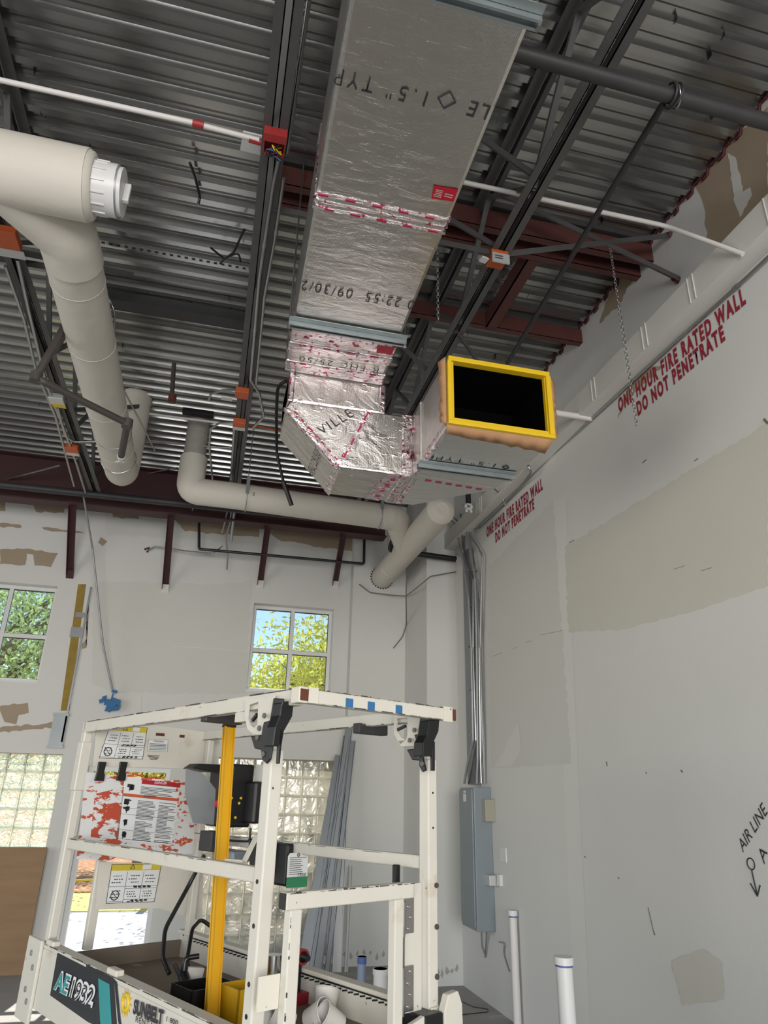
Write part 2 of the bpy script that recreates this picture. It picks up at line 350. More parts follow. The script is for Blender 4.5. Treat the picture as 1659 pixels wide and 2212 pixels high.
# slots and screw tips in the deck
mb = MB()
for px, py in ((1458, 40), (1560, 75), (1532, 118), (1538, 250), (195, 308), (75, 150), (90, 240), (320, 625), (370, 640), (415, 650), (455, 660), (495, 640), (497, 662), (1160, 558), (1240, 568), (1285, 575), (1140, 635), (1070, 770), (1010, 718), (1300, 475), (540, 940), (390, 940), (265, 745), (85, 870), (130, 945), (60, 985)):
    p = P(px, py, 2, DZ+.02); mb.box(p.x-.002, p.x+.002, p.y-.016, p.y+.016, DZ-.002, DZ+.036)
mk('deck_seam_slots', mb, 'black', ceil, kind='stuff')
def wallcells(mb, us, zs, holes, f):
    for i in range(len(us)-1):
        for j in range(len(zs)-1):
            a, b, c, d = us[i], us[i+1], zs[j], zs[j+1]; m = ((a+b)/2, (c+d)/2)
            if any(h[0] < m[0] < h[1] and h[2] < m[1] < h[3] for h in holes): continue
            f(a, b, c, d)
win2 = (.408, 1.448, 2.88, 3.975); win1 = (-3.0, -1.945, 2.84, 3.98); gbR = (.02, 1.56, .07, 2.10); gbL = (-2.85, -1.53, 1.127, 2.07); door = (-1.24, -.35, 0, 1.96)
def holes_wall(name, holes, lab, axis, u0, u1, t0, t1):
    us = sorted({u0, u1}|{h[0] for h in holes}|{h[1] for h in holes}); zs = sorted({0, 5.6}|{h[2] for h in holes}|{h[3] for h in holes})
    mb = MB()
    wallcells(mb, us, zs, holes, (lambda a, b, c, d: mb.box(a, b, t0, t1, c, d)) if axis == 'x' else (lambda a, b, c, d: mb.box(t0, t1, a, b, c, d)))
    return mk(name, mb, 'wall', kind='structure', label=lab, cat='wall')
wb = holes_wall('wall_back', [win1, win2, gbR, gbL, door], 'far white drywall wall with two upper windows and glass block', 'x', -7, RW+.2, BW, BW+.25)
wr = holes_wall('wall_right', [], 'long right drywall wall stencilled as one hour fire rated', 'y', -4, BW, RW, RW+.2)
wl = holes_wall('wall_left', [(-.6, 5.6, 0.1, 4.0)], 'left wall with an opening added for side light', 'y', -4, BW+.25, -7.2, -7)
wf = holes_wall('wall_front', [(-3.7, 2.5, 0, 3.9)], 'wall behind the camera with open bay door', 'x', -7, RW+.2, -4.2, -4)
mb = MB(); mb.box(1.655, RW, 8.62, BW, 0, DZ)
t1 = mk('trim_1', mb, 'wall', kind='structure', label='shallow drywall pilaster beside the right glass block', cat='pilaster')
mb = MB(); mb.box(2.37, RW, 7.67, 8.62, 0, DZ)
t2 = mk('trim_2', mb, 'wall', kind='structure', label='deep drywall corner chase left of the electrical panel', cat='pilaster')
# soffit along the right wall
mb = MB(); mb.prism([(2.60, 4.545), (RW, 4.545), (RW, 4.80), (2.60, 4.735)], (0, -4, 0), (1, 0, 0), (0, 0, 1), (0, 11.67, 0))
sof = mk('trim_3', mb, 'soffit', kind='structure', label='white wrapped soffit band along the right wall', cat='soffit')
mb = MB()
for yy in (2.2, 2.85, 3.35, 4.03, 4.75, 5.6, 6.4): mb.box(2.594, 2.606, yy, yy+.006, 4.55, 4.735); mb.box(2.594, 2.606, yy+.05, yy+.054, 4.55, 4.735)
mk('wrap_seam', mb, 'mud', sof, kind='stuff')
# red caulk following the deck flutes
pts = [(RW-.008, a, b-.012) for a, b in prof if 0.5 < a < 5.2]
mb = MB(); mb.tube([(x+random.uniform(-.004, .0), y_+random.uniform(-.005, .005), z_-.004) for x, y_, z_ in pts], .010, 6)
mk('fire_caulk_bead', mb, 'caulk', wr)
for pix, m, nm in (
    ([(1210, 620), (1250, 640), (1320, 590), (1340, 545), (1300, 545), (1255, 590)], 'bare', 'bare_gypsum'),
    ([(1335, 905), (1345, 880), (1430, 790), (1370, 800)], 'bare', 'bare_gypsum'),
    ([(1500, 395), (1530, 345), (1659, 230), (1659, 420), (1560, 540), (1530, 520), (1520, 440)], 'bare', 'bare_gypsum'),
    ([(1295, 700), (1300, 680), (1330, 600), (1380, 575), (1345, 650)], 'bare', 'bare_gypsum')):
    patch(wr, pix, 0, RW, m, nm, .002)
patch(wr, [(1572, 330), (1590, 340), (1605, 415), (1622, 405), (1625, 420), (1600, 470), (1588, 440)], 0, RW, 'mud', 'joint_compound_smear', .003)
patch(wr, [(1055, 1225), (1195, 1080), (1235, 1650), (1060, 1660)], 0, RW, 'wall_grey', 'primer_and_shade_patch', .0015)
patch(wr, [(1220, 1182), (1659, 913), (1659, 1265), (1500, 1320), (1340, 1360), (1228, 1365)], 0, RW, 'wall_beige', 'skim_patch', .0015)
patch(wr, [(1195, 1080), (1222, 1075), (1275, 2212), (1240, 2212)], 0, RW, 'wall_taped', 'taped_joint', .0012, nojit=True)
patch(wr, [(1452, 2075), (1520, 2050), (1560, 2080), (1565, 2160), (1475, 2172)], 0, RW, 'wall_beige', 'skim_patch', .0025)
patch(wr, [(1070, 1655), (1120, 1560), (1125, 1620), (1105, 1655)], 0, RW, 'mud', 'joint_compound_smear', .003)
# marks on the right wall
mb = MB()
for a, b, w in (((1455, 1230), (1480, 1222), .006), ((1515, 1233), (1538, 1226), .006), ((1065, 1418), (1085, 1410), .006), ((1105, 1402), (1122, 1396), .005), ((1135, 1388), (1150, 1384), .006), ((1165, 1372), (1215, 1362), .005), ((1400, 1960), (1412, 2012), .012), ((1230, 1172), (1240, 1167), .012), ((1388, 1000), (1396, 993), .014), ((1500, 996), (1508, 990), .012), ((1310, 1645), (1312, 1655), .02), ((1395, 1668), (1397, 1671), .015), ((1471, 1664), (1475, 1668), .018), ((1262, 1850), (1265, 1852), .015), ((1335, 1895), (1338, 1898), .015), ((1650, 905), (1659, 915), .03), ((1412, 2012), (1415, 2020), .02)):
    p, q = P(*a, 0, RW-.001), P(*b, 0, RW-.001); mb.beam(p, q, .003, w*.45, up=(0, -(q-p).z, (q-p).y))
mk('scuff_mark', mb, 'tan', wr, kind='stuff')
# stencilled warnings
def stencil(body, a, b, h, sh=0):
    p, q = P(*a, 0, RW), P(*b, 0, RW); return text(wr, body, p, (0, (q-p).y, (q-p).z), (0, (q-p).z*-1, abs((q-p).y)) if (q-p).y > 0 else (0, (q-p).z, -(q-p).y), (q-p).length, h, 'stencil', 'stencil_lettering', .003, bold=.05, shear=sh, spacing=1.32)
stencil('ONE HOUR FIRE RATED WALL', (1338, 893), (1613, 656), .122)
stencil('DO NOT PENETRATE', (1379, 900), (1568, 735), .118)
stencil('ONE HOUR FIRE RATED WALL', (1052, 1162), (1173, 1058), .122)
stencil('DO NOT PENETRATE', (1071, 1174), (1155, 1100), .118)
# hand writing
def hand(body, a, b, h):
    p, q = P(*a, 0, RW), P(*b, 0, RW); d = q-p; up = Vector((0, d.z, -d.y)).normalized()
    text(wr, body, p, d, up, d.length, h, 'ink', 'handwriting', .003, shear=.25)
hand('AIR LINE', (1606, 1842), (1662, 1752), .055)
hand('A', (1652, 1868), (1659, 1842), .05)
mb = MB()
p = P(1622, 1866, 0, RW-.002); mb.torus(p, (1, 0, 0), .026, .003, 20, 6)
for a, b in (((1624, 1880), (1636, 1935)), ((1636, 1936), (1621, 1908)), ((1636, 1936), (1642, 1912))): mb.tube([P(*a, 0, RW-.002), P(*b, 0, RW-.002)], .0035, 6)
mk('handdrawn_arrow', mb, 'ink', wr, kind='stuff')
# skim, bare strips and painted girder shade on the far wall
for pix, m in (([(0, 1187), (60, 1185), (125, 1195), (110, 1225), (75, 1222), (72, 1198), (58, 1196), (55, 1220), (0, 1219)], 'bare'),
               ([(0, 1082), (12, 1082), (12, 1104), (0, 1104)], 'bare'), ([(70, 1085), (140, 1095), (138, 1108), (78, 1106)], 'bare'),
               ([(0, 1130), (45, 1134), (47, 1140), (0, 1138)], 'bare'), ([(90, 1139), (170, 1147), (185, 1152), (150, 1152), (95, 1144)], 'bare'),
               ([(240, 1102), (300, 1108), (300, 1122), (245, 1118)], 'bare'), ([(375, 1120), (560, 1135), (560, 1160), (400, 1148)], 'bare'),
               ([(570, 1140), (830, 1165), (800, 1195), (700, 1185), (600, 1165)], 'bare'),
               ([(0, 1525), (60, 1518), (62, 1540), (40, 1545), (35, 1565), (10, 1560), (0, 1535)], 'bare'), ([(0, 1572), (118, 1560), (118, 1572), (0, 1582)], 'bare'),
               ([(178, 1390), (188, 1380), (186, 1345), (190, 1340), (192, 1300), (186, 1400), (176, 1402)], 'bare'),
               ([(218, 1160), (232, 1170), (222, 1180), (212, 1172)], 'bare'),
               ([(225, 1110), (700, 1165), (800, 1210), (700, 1190), (420, 1165), (230, 1155)], 'wall_grey'),  # strip under the girder, its shade put into the grey
               ([(200, 1255), (470, 1262), (545, 1255), (530, 1500), (250, 1495), (200, 1480)], 'wall_grey')):
    patch(wb, pix, 1, BW, m, 'bare_gypsum' if m == 'bare' else 'primer_and_shade_patch', .002 if m == 'bare' else .001)
patch(wb, [(252, 1497), (307, 1497), (303, 1545), (240, 1530)], 1, BW, 'mud', 'joint_compound_smear', .003)
# gap in the drywall showing insulation and a steel stud
mb = MB(); zz = lambda px, py: P(px, py, 1, BW)
mb.hexa([zz(165, 1262)+Vector((.02, -.004, 0)), zz(186, 1262)+Vector((0, -.004, 0)), zz(150, 1535)+Vector((0, -.004, 0)), zz(127, 1535)+Vector((.02, -.004, 0)), zz(165, 1262)+Vector((.02, .0, 0)), zz(186, 1262), zz(150, 1535), zz(127, 1535)+Vector((.02, 0, 0))])
mk('exposed_insulation', mb, 'insulyel', wb)
mb = MB(); mb.box(-1.575, -1.555, BW-.02, BW, 2.2, 4.0); mb.box(-1.68, -1.56, BW-.012, BW, 3.62, 3.68); mb.box(-1.70, -1.555, BW-.016, BW, 3.38, 3.5); mb.box(-1.70, -1.55, BW-.02, BW, 2.16, 2.48); mb.box(-1.71, -1.54, BW-.024, BW, 2.48, 2.51); mb.box(-1.71, -1.54, BW-.024, BW, 2.13, 2.16)
mk('exposed_steel_stud', mb, 'stud', wb)
mb = MB()
for z_, x0, x1 in ((3.02, 0.0, .40), (3.35, 1.50, 1.64)): mb.box(x0-.55 if x0 == 0 else x0, x1, BW-.003, BW, 3.35, 3.354)
mk('trim_bead', mb, 'whiteplate', wb, kind='stuff')
mb = MB(); mb.box(1.70, 2.28, 8.616, 8.62, 3.36, 3.364); mk('trim_bead', mb, 'whiteplate', t1)
mb = MB(); mb.box(2.42, 2.68, 7.666, 7.67, 3.36, 3.364); mk('trim_bead', mb, 'whiteplate', t2)
# torn paper edge above the floor
for par, x0, x1, yy, nm in ((t2, 2.40, 2.70, 7.67, 6), (t1, 1.70, 2.35, 8.62, 9)):
    mb = MB()
    for i in range(nm):
        x = x0+(x1-x0)*i/nm; h = random.uniform(.05, .15); mb.prism([(0, h), (random.uniform(.01, .03), h+random.uniform(.02, .06)), (random.uniform(.03, .05), h+random.uniform(-.01, .02)), (.02, h-.02)], (x, yy-.003, 0), (1, 0, 0), (0, 0, 1), (0, .002, 0))
    mk('torn_paper_edge', mb, 'insul_dirty', par, kind='stuff')
# windows ------------------------------------------------------------
def window(num, r, lab):
    x0, x1, z0, z1 = r; yf = BW+.12; t = .045
    w = thing('window_%d' % num, lab, 'window', ((x0+x1)/2, yf, z0)); w['kind'] = 'structure'
    mb = MB(); mb.box(x0, x1, yf, yf+.06, z1-t, z1); mb.box(x0, x1, yf, yf+.06, z0, z0+t); mb.box(x0, x0+t, yf+.001, yf+.059, z0+t, z1-t); mb.box(x1-t, x1, yf+.001, yf+.059, z0+t, z1-t)
    mk('window_frame', mb, 'winframe', w, bevel=.004)
    mb = MB(); xm = (x0+x1)/2; zm = (z0+z1)/2-.03; mb.box(xm-.024, xm+.024, yf+.01, yf+.05, z0+t, z1-t); mb.box(x0+t, xm-.024, yf+.012, yf+.048, zm-.024, zm+.024); mb.box(xm+.024, x1-t, yf+.012, yf+.048, zm-.024, zm+.024)
    mk('muntin', mb, 'winframe', w)
    mb = MB()
    for a, b in ((x0+t, xm-.024), (xm+.024, x1-t)):
        for c, d in ((z0+t, zm-.024), (zm+.024, z1-t)):
            for q in ((a, b, c, c+.005), (a, b, d-.009, d), (a, a+.003, c, d), (b-.007, b, c, d)): mb.box(q[0], q[1], yf+.02, yf+.04, q[2], q[3])
    mk('gasket', mb, 'black', w, kind='stuff')
    mb = MB(); mb.add([(x0+t, yf+.03, z0+t), (x1-t, yf+.03, z0+t), (x1-t, yf+.03, z1-t), (x0+t, yf+.03, z1-t)], [(0, 1, 2, 3)]); mk('pane', mb, 'pane', w)
    mb = MB(); mb.box(x0-.0, x1, BW-.004, BW+.12, z0-.012, z0+.002); mk('window_sill', mb, 'whiteplate', w)
window(1, win2, 'small four pane upper window above the scissor lift rail')
window(2, win1, 'four pane upper window at the left edge above glass block')
def blocks(num, r, nx, nz, mat, lab):
    x0, x1, z0, z1 = r; yf = BW+.05; w = thing('window_%d' % num, lab, 'window', ((x0+x1)/2, yf, z0)); w['kind'] = 'structure'
    dx = (x1-x0)/nx; dz = (z1-z0)/nz; g = .006; mo = MB()
    for i in range(nx):
        for j in range(nz):
            a, b, c, d = x0+i*dx+g, x0+(i+1)*dx-g, z0+j*dz+g, z0+(j+1)*dz-g; mb = MB(); q = .012
            mb.add([(a, yf+.01, c), (b, yf+.01, c), (b, yf+.01, d), (a, yf+.01, d), (a+q, yf, c+q), (b-q, yf, c+q), (b-q, yf, d-q), (a+q, yf, d-q),
                    (a, yf+.08, c), (b, yf+.08, c), (b, yf+.08, d), (a, yf+.08, d)],
                   [(4, 5, 6, 7), (0, 1, 5, 4), (1, 2, 6, 5), (2, 3, 7, 6), (3, 0, 4, 7), (8, 11, 10, 9), (0, 8, 9, 1), (1, 9, 10, 2), (2, 10, 11, 3), (3, 11, 8, 0)])
            mk('glass_block', mb, mat, w)
    for i in range(nx+1): a, b = x0+i*dx-g, x0+i*dx+g; mo.add([(a, yf+.016, z0), (b, yf+.016, z0), (b, yf+.016, z1), (a, yf+.016, z1)], [(0, 1, 2, 3)])
    for j in range(nz+1): c, d = z0+j*dz-g, z0+j*dz+g; mo.add([(x0, yf+.018, c), (x1, yf+.018, c), (x1, yf+.018, d), (x0, yf+.018, d)], [(0, 1, 2, 3)])
    mk('mortar_grid', mo, 'mortar', w)
blocks(3, gbR, 8, 10, 'block_frost_shaded', 'tall frosted glass block window tinted for outside shade, behind the scissor lift')
blocks(4, gbL, 7, 5, 'block_clear', 'wavy glass block window at the left above the plywood')
# door opening
dr = thing('door_1', 'open glazed doorway to the sunny yard seen behind the lift', 'door', (-.8, BW+.1, 0)); dr['kind'] = 'structure'
mb = MB(); x0, x1, z0, z1 = door
mb.box(x0, x0+.05, BW+.05, BW+.12, .02, z1-.05); mb.box(x1-.05, x1, BW+.05, BW+.12, .02, z1-.05); mb.box(x0, x1, BW+.05, BW+.12, z1-.05, z1); mb.box(x0, x1, BW+.05, BW+.12, 0, .02)
mk('door_frame', mb, 'winframe', dr)
mb = MB(); mb.box(-.86, -.80, BW+.06, BW+.11, 1.57, 1.91); mb.box(x0+.05, x1-.05, BW+.055, BW+.11, 1.52, 1.57); mk('transom_bar', mb, 'winframe', dr)

# ================================================================== OUTSIDE
mb = MB(); mb.box(-14, 12, BW+.25, 13.0, -.2, -.03); mk('sidewalk', mb, 'walk', label='pale concrete walk outside the doorway', cat='sidewalk', kind='structure')
mb = MB(); mb.box(-16, 14, 13.0, 15.2, -.2, -.02); mk('dry_lawn', mb, 'grass', label='dry yellow grass strip beyond the walk', cat='grass', kind='structure')
mb = MB(); mb.box(-22, 18, 15.2, 40, -.2, 0.0); mk('mulch_bed', mb, 'mulch', label='reddish mulch bed under the trees', cat='ground', kind='structure')
one('bollard', lambda m: (m.tube([(-.62, 13.4, -.03), (-.62, 13.4, .62)], .06, 16), m.disc((-.62, 13.4, .62), (0, 0, 1), .062, .02)), 'emt_grey', 'grey metal post standing on the grass outside the doorway', 'post')
one('barrier_rope', lambda m: m.tube([(-4, 13.35, .50), (-2, 13.35, .36), (-.68, 13.35, .40), (.6, 13.35, .56), (2.5, 13.35, .52)], .014, 8), 'ropeyel', 'yellow rope strung past the grey post outside', 'rope')
one('hose_loop', lambda m: m.torus((-.86, 13.3, .25), (0, 1, 0), .12, .008, 20, 6, a0=.3, a1=5.4), 'tan', 'thin loop of cord hanging near the outside post', 'cord')
def tree(cx, cy, cz, R, th, n, leaf, lab, seed):
    rnd = random.Random(seed); t = thing('shade_tree', lab, 'tree', (cx, cy, 0), 'trees outside the far windows')
    mb = MB(); mb.tube([(cx, cy, 0), (cx+.1, cy, cz*.35), (cx-.1, cy, cz*.6), (cx, cy, cz+R*.3)], [th, th*.8, th*.6, th*.25], 10)
    tips = []
    for i in range(16):
        a = rnd.uniform(0, 2*PI); el = rnd.uniform(-.1, .9); L = R*rnd.uniform(.7, 1.0); z0 = cz*rnd.uniform(.4, .75)
        p = Vector((cx, cy, z0)); e = p+Vector((math.cos(a)*math.cos(el), math.sin(a)*math.cos(el), math.sin(el)))*L
        m_ = (p+e)/2+Vector((rnd.uniform(-.3, .3), rnd.uniform(-.3, .3), .25)); mb.tube([p, m_, e], [th*.42, th*.25, th*.06], 7)
        tips += [e, m_, (m_+e)/2]
        for _ in range(3):
            e2 = m_+Vector((rnd.uniform(-1, 1), rnd.uniform(-1, 1), rnd.uniform(-.4, 1)))*R*.4; mb.tube([m_, e2], [th*.14, th*.03], 5); tips.append(e2)
    mk('trunk', mb, 'bark', t); vs = []; fs = []
    for i in range(n):
        c = rnd.choice(tips); c = c+Vector((rnd.gauss(0, 1), rnd.gauss(0, 1), rnd.gauss(0, .8)))*R*.17
        s = rnd.uniform(.035, .075); a = Vector((rnd.gauss(0, 1), rnd.gauss(0, 1), rnd.gauss(0, 1))).normalized(); b = a.orthogonal().normalized()*s*.5; a = a*s; k = len(vs)
        vs += [c-a, c+b, c+a, c-b]; fs.append((k, k+1, k+2, k+3))
    mb = MB(); mb.add(vs, fs); f = mk('foliage', mb, leaf, t)
tree(2.9, 14.2, 4.9, 2.9, .19, 26000, 'leaf', 'yellow green leafy tree seen through the middle upper window', 3)
tree(-4.6, 15.2, 5.4, 3.4, .20, 16000, 'leaf2', 'blue green leafy tree seen through the left upper window', 5)
tree(-1.3, 19.5, 2.6, 2.1, .12, 9000, 'leaf', 'low leafy tree farther back, glimpsed over the lift placards', 8)
mb = MB(); mb.box(-.1, 4.5, 11.2, 11.4, 0, 2.45); one_ = mk('screen_wall', mb, 'stucco', None, 'beige stucco screen wall standing outside the glass block', 'wall')

# ================================================================== JOISTS AND BEAMS
JT, JB = 5.44, 4.82
def joist(x, lab, ya=-3.8, yb=8.35):
    j = thing('steel_joist', lab, 'joist', (x, (ya+yb)/2, JB), None)
    mb = MB()
    for s in (-1, 1):
        mb.box(x+s*.012 if s > 0 else x-.062, x+.062 if s > 0 else x-.012, ya, yb, JT-.006, JT); mb.box(*(sorted((x+s*.012, x+s*.018))), ya, yb, JT-.055, JT)
    mk('top_chord', mb, 'joist', j)
    mb = MB()
    for s in (-1, 1):
        mb.box(x+.014 if s > 0 else x-.062, x+.062 if s > 0 else x-.014, ya, yb-.5, JB, JB+.006); mb.box(*(sorted((x+s*.014, x+s*.02))), ya, yb-.5, JB, JB+.055)
    mk('bottom_chord', mb, 'joist', j)
    y = ya+.3; up = False
    while y < yb-1.0:
        a = Vector((x, y, JT-.03 if up else JB+.03)); b = Vector((x, y+.61, JB+.03 if up else JT-.03)); mb = MB(); mb.beam(a, b, .028, .034, up=(1, 0, 0)); mk('web_member', mb, 'joist', j); y += .61; up = not up
    mb = MB(); mb.beam((x, y, JB+.03), (x, 7.98, JT-.05), .028, .034, up=(1, 0, 0)); mk('web_member', mb, 'joist', j)
    return j
joist(0.0, 'middle open web joist left of the foil duct with conduits strapped under it')
joist(1.43, 'open web joist to the right of the foil duct, carrying the orange box')
joist(-1.52, 'left open web joist behind the cream insulated pipe')
# girder over the far wall and its kickers
g = thing('wide_flange_beam', 'long dark red steel girder across the far end of the room', 'beam', (-2.1, 8.12, 4.77))
mb = MB(); mb.box(-7, 1.95, 8.02, 8.22, 4.77, 4.785); mb.box(-7, 1.95, 8.02, 8.22, 5.32, 5.335); mk('flange', mb, 'girder', g)
mb = MB(); mb.box(-7, 1.95, 8.113, 8.127, 4.785, 5.32); mk('web_plate', mb, 'girder', g)
scribble(g, P(418, 1103, 1, 8.11), (0, 0, 1), (-1, 0, 0), .14, .03, 1, 'whiteplate', 'chalk_mark', .004)
for i, (xt, xb, zb, lb) in enumerate(((-1.81, -1.83, 4.14, 'red kicker brace nearest the left upper window'), (-.70, -.70, 4.06, 'red kicker brace between the left window and the middle window'), (.456, .46, 4.22, 'red kicker brace above the middle upper window'), (1.41, 1.44, 4.30, 'red kicker brace beside the large insulated wye'))):
    zt = 4.77; yb = BW-.0
    br = thing('kicker_brace', lb, 'brace', (xb, yb, zb), 'red kickers under the far girder')
    mb = MB(); mb.beam((xt, 8.12, zt+.02), (xb, yb, zb), .075, .008, up=(0, 1, 1)); mb.beam((xt-.036, 8.10, zt), (xb-.036, yb-.03, zb), .006, .07, up=(0, 1, 1)); mk('angle_leg', mb, 'girder', br)
    mb = MB(); mb.beam((xb, yb-.06, zb+.04), (xb, yb+.0, zb-.05), .085, .012, up=(0, 1, 1)); mk('foot_joint', mb, 'girder' if i == 0 else 'mud', br)
# roof-opening frame in red channel on the right
def redbeam(x0, x1, y, z, lab, d=.15):
    o = thing('channel_beam', lab, 'beam', ((x0+x1)/2, y, z)); mb = MB()
    mb.box(x0, x1, y-.004, y+.004, z, z+d); mk('web_plate', mb, 'red', o); mb = MB()
    mb.box(x0, x1, y-.005, y+.055, z, z+.008); mb.box(x0, x1, y-.005, y+.055, z+d-.008, z+d); mk('flange', mb, 'red', o); return o
redbeam(-.05, RW, 3.34, 5.29, 'red steel channel crossing the roof frame nearest the camera', .15)
redbeam(-.05, RW, 3.50, 5.29, 'second red channel just behind the nearest one', .15)
redbeam(0.9, RW, 4.36, 5.31, 'red steel channel farther back, ending at the right wall with scraped paint', .13)
o = thing('channel_beam', 'short red channel running front to back between the two red cross beams', 'beam', (1.9, 3.9, 5.29))
mb = MB(); mb.box(1.86, 1.95, 3.56, 4.36, 5.29, 5.298); mb.box(1.86, 1.87, 3.56, 4.36, 5.29, 5.43); mk('channel_leg', mb, 'red', o)
o = thing('header_channel', 'steel header darkened for shade, running between the left and middle joists', 'beam', (-.7, 4.92, 5.33)); mb = MB(); mb.box(-1.45, -.06, 4.90, 4.94, 5.33, 5.45); mk('web_plate', mb, 'dark', o); mb = MB(); mb.box(-1.45, -.06, 4.86, 4.99, 5.325, 5.332); mk('flange', mb, 'dark', o)  # header coloured dark to carry the shade around it
o = one('header_channel', lambda m: (m.box(-.62, -.30, 6.66, 6.72, 5.40, 5.46)), 'black', 'black header piece above the bare vent pipe', 'beam')

# ================================================================== FOIL DUCTS
def bx(x0, x1, y0, y1, z0, z1): m = MB(); m.box(x0, x1, y0, y1, z0, z1); return m
tr = thing('supply_duct', 'large foil wrapped rectangular duct running toward the camera', 'duct', (.53, 1.5, 4.2))
def xl(y): return .17+.016*y
def xr(y): return .80+.0165*y
def slab(y0, y1, e=0, z0=4.2, z1=4.62, sag=0):
    m = MB(); m.hexa([(xl(y0)-e, y0, z0-e), (xr(y0)+e, y0, z0-e), (xr(y1)+e, y1, z0-e), (xl(y1)-e, y1, z0-e), (xl(y0)-e, y0, z1+e), (xr(y0)+e, y0, z1+e), (xr(y1)+e, y1, z1+e), (xl(y1)-e, y1, z1+e)]); return m
mk('duct_wrap', slab(-3.2, 3.27), 'foil', tr, bevel=.02)
mk('duct_wrap', slab(3.27, 3.80), 'foil2', tr, bevel=.02)
for y0, y1 in ((2.33, 2.345), (2.375, 2.385), (2.41, 2.425)): mk('seam_tape', slab(y0, y1, .004), 'foiltape', tr)
mk('seam_tape', slab(3.30, 3.46, .002), 'foiltape', tr, bevel=.01)
mk('seam_tape', slab(3.47, 3.56, .006), 'foiltape', tr, bevel=.012)
mk('seam_tape', slab(3.66, 3.78, .006), 'foiltape', tr, bevel=.012)
# red printed marks of the seam tape
mb = MB()
for i in range(5):
    x = .22+i*.125; mb.box(x, x+.045, 2.337, 2.347, 4.1935, 4.196); mb.box(x+.04, x+.085, 2.412, 2.422, 4.1935, 4.196)
for i in range(4):
    x = .28+i*.15; mb.box(x, x+.04, 3.475, 3.485, 4.192, 4.1935); mb.box(x+.03, x+.07, 3.67, 3.68, 4.192, 4.1935); mb.box(x+.02, x+.05, 3.40, 3.408, 4.195, 4.1975)
mk('tape_print', mb, 'redmark', tr, kind='stuff')
mb = MB(); mb.add([P(937, 400, 2, 4.197), P(990, 409, 2, 4.197), P(980, 436, 2, 4.197), P(932, 429, 2, 4.197)], [(0, 1, 2, 3)])
lb = mk('red_label', mb, 'redlabel', tr)
scribble(tr, (.755, 2.175, 4.196), (-1, 0, 0), (0, 1, 0), .035, .045, 5, 'wall_beige', 'label_print', .002, 3)
scribble(tr, (.805, 2.185, 4.196), (-1, 0, 0), (0, 1, 0), .04, .025, 2, 'wall_beige', 'label_print', .002, 4)
mb = MB(); mb.add([P(815, 746, 2, 4.197), P(853, 750, 2, 4.197), P(847, 766, 2, 4.197), P(813, 762, 2, 4.197)], [(0, 1, 2, 3)]); mk('red_label', mb, 'redlabel', tr)
text(tr, 'ILLE', (.885, 1.745, 4.198), (-1, .0, 0), (0, 1, 0), .16, .062, 'ink', bold=-.01, spacing=1.2)
# diamond
def diamond(par, c, r, z, w=.005):
    m = MB(); c = Vector(c); pts = [c+Vector((r, 0, 0)), c+Vector((0, r, 0)), c+Vector((-r, 0, 0)), c+Vector((0, -r, 0))]
    for i in range(4): m.beam(pts[i], pts[(i+1) % 4], .004, w, up=(0, 0, 1))
    return mk('diamond_mark', m, 'ink', par)
diamond(tr, (.632, 1.765, 4.197), .036, 4.197)
text(tr, '1.5"', (.555, 1.755, 4.198), (-1, 0, 0), (0, 1, 0), .155, .062, 'ink', bold=-.012, spacing=1.3)
text(tr, 'TYP', (.345, 1.75, 4.198), (-1, 0, 0), (0, 1, 0), .15, .062, 'ink', bold=-.012, spacing=1.3)
text(tr, '0 22:55  09/30/2', (.845, 2.92, 4.198), (-1, 0, 0), (0, 1, 0), .62, .075, 'ink', bold=-.01, spacing=1.2)
text(tr, 'R FHC 25/50', (.80, 3.585, 4.192), (-1, 0, 0), (0, 1, 0), .50, .055, 'ink', bold=-.01, spacing=1.2)
# drop box and return elbow below the end of the trunk
el = thing('return_duct', 'crumpled foil wrapped elbow duct hanging under the end of the large duct', 'duct', (.8, 3.98, 3.56))
mk('duct_wrap', bx(.262, .89, 3.79, 4.22, 3.97, 4.26), 'foil2', el, bevel=.035)
mb = MB(); mb.prism([(.255, 3.93), (.275, 3.975), (1.02, 3.99), (1.09, 3.99), (1.09, 3.562), (.608, 3.562)], (0, 3.77, 0), (1, 0, 0), (0, 0, 1), (0, .43, 0)); mk('duct_wrap', mb, 'foil2', el, bevel=.012)
mk('seam_tape', bx(.262, .30, 3.782, 4.226, 3.985, 4.21), 'foiltape', el, bevel=.01); mk('seam_tape', bx(.85, .893, 3.782, 4.226, 3.985, 4.21), 'foiltape', el, bevel=.01)
mk('seam_tape', bx(.30, .86, 3.786, 3.80, 3.972, 3.985), 'foiltape', el)
def strip(p, q, w, nrm, par, mat='foiltape', nm='seam_tape', th=.004):
    m = MB(); m.beam(p, q, w, th, up=nrm); return mk(nm, m, mat, par)
strip((.27, 3.768, 3.925), (.605, 3.768, 3.575), .045, (0, 1, 0), el)
strip((.245, 3.79, 3.925), (.60, 3.79, 3.556), .04, (1, 0, 1), el)
strip((.60, 3.80, 3.575), (.60, 4.19, 3.568), .05, (1, 0, 1), el)
strip((.78, 3.768, 3.98), (.62, 3.768, 3.60), .035, (0, 1, 0), el)
m = MB()
for i in range(7):
    t = i/7+.03; m.beam((.30+.31*t, 3.764, 3.915-.325*t), (.30+.31*(t+.06), 3.764, 3.915-.325*(t+.06)), .009, .002, up=(0, 1, 0))
for i in range(4):
    t = i/4+.05; m.beam((.78-.16*t, 3.764, 3.98-.38*t), (.78-.16*(t+.12), 3.764, 3.98-.38*(t+.12)), .010, .002, up=(0, 1, 0))
mk('tape_print', m, 'redmark', el, kind='stuff')
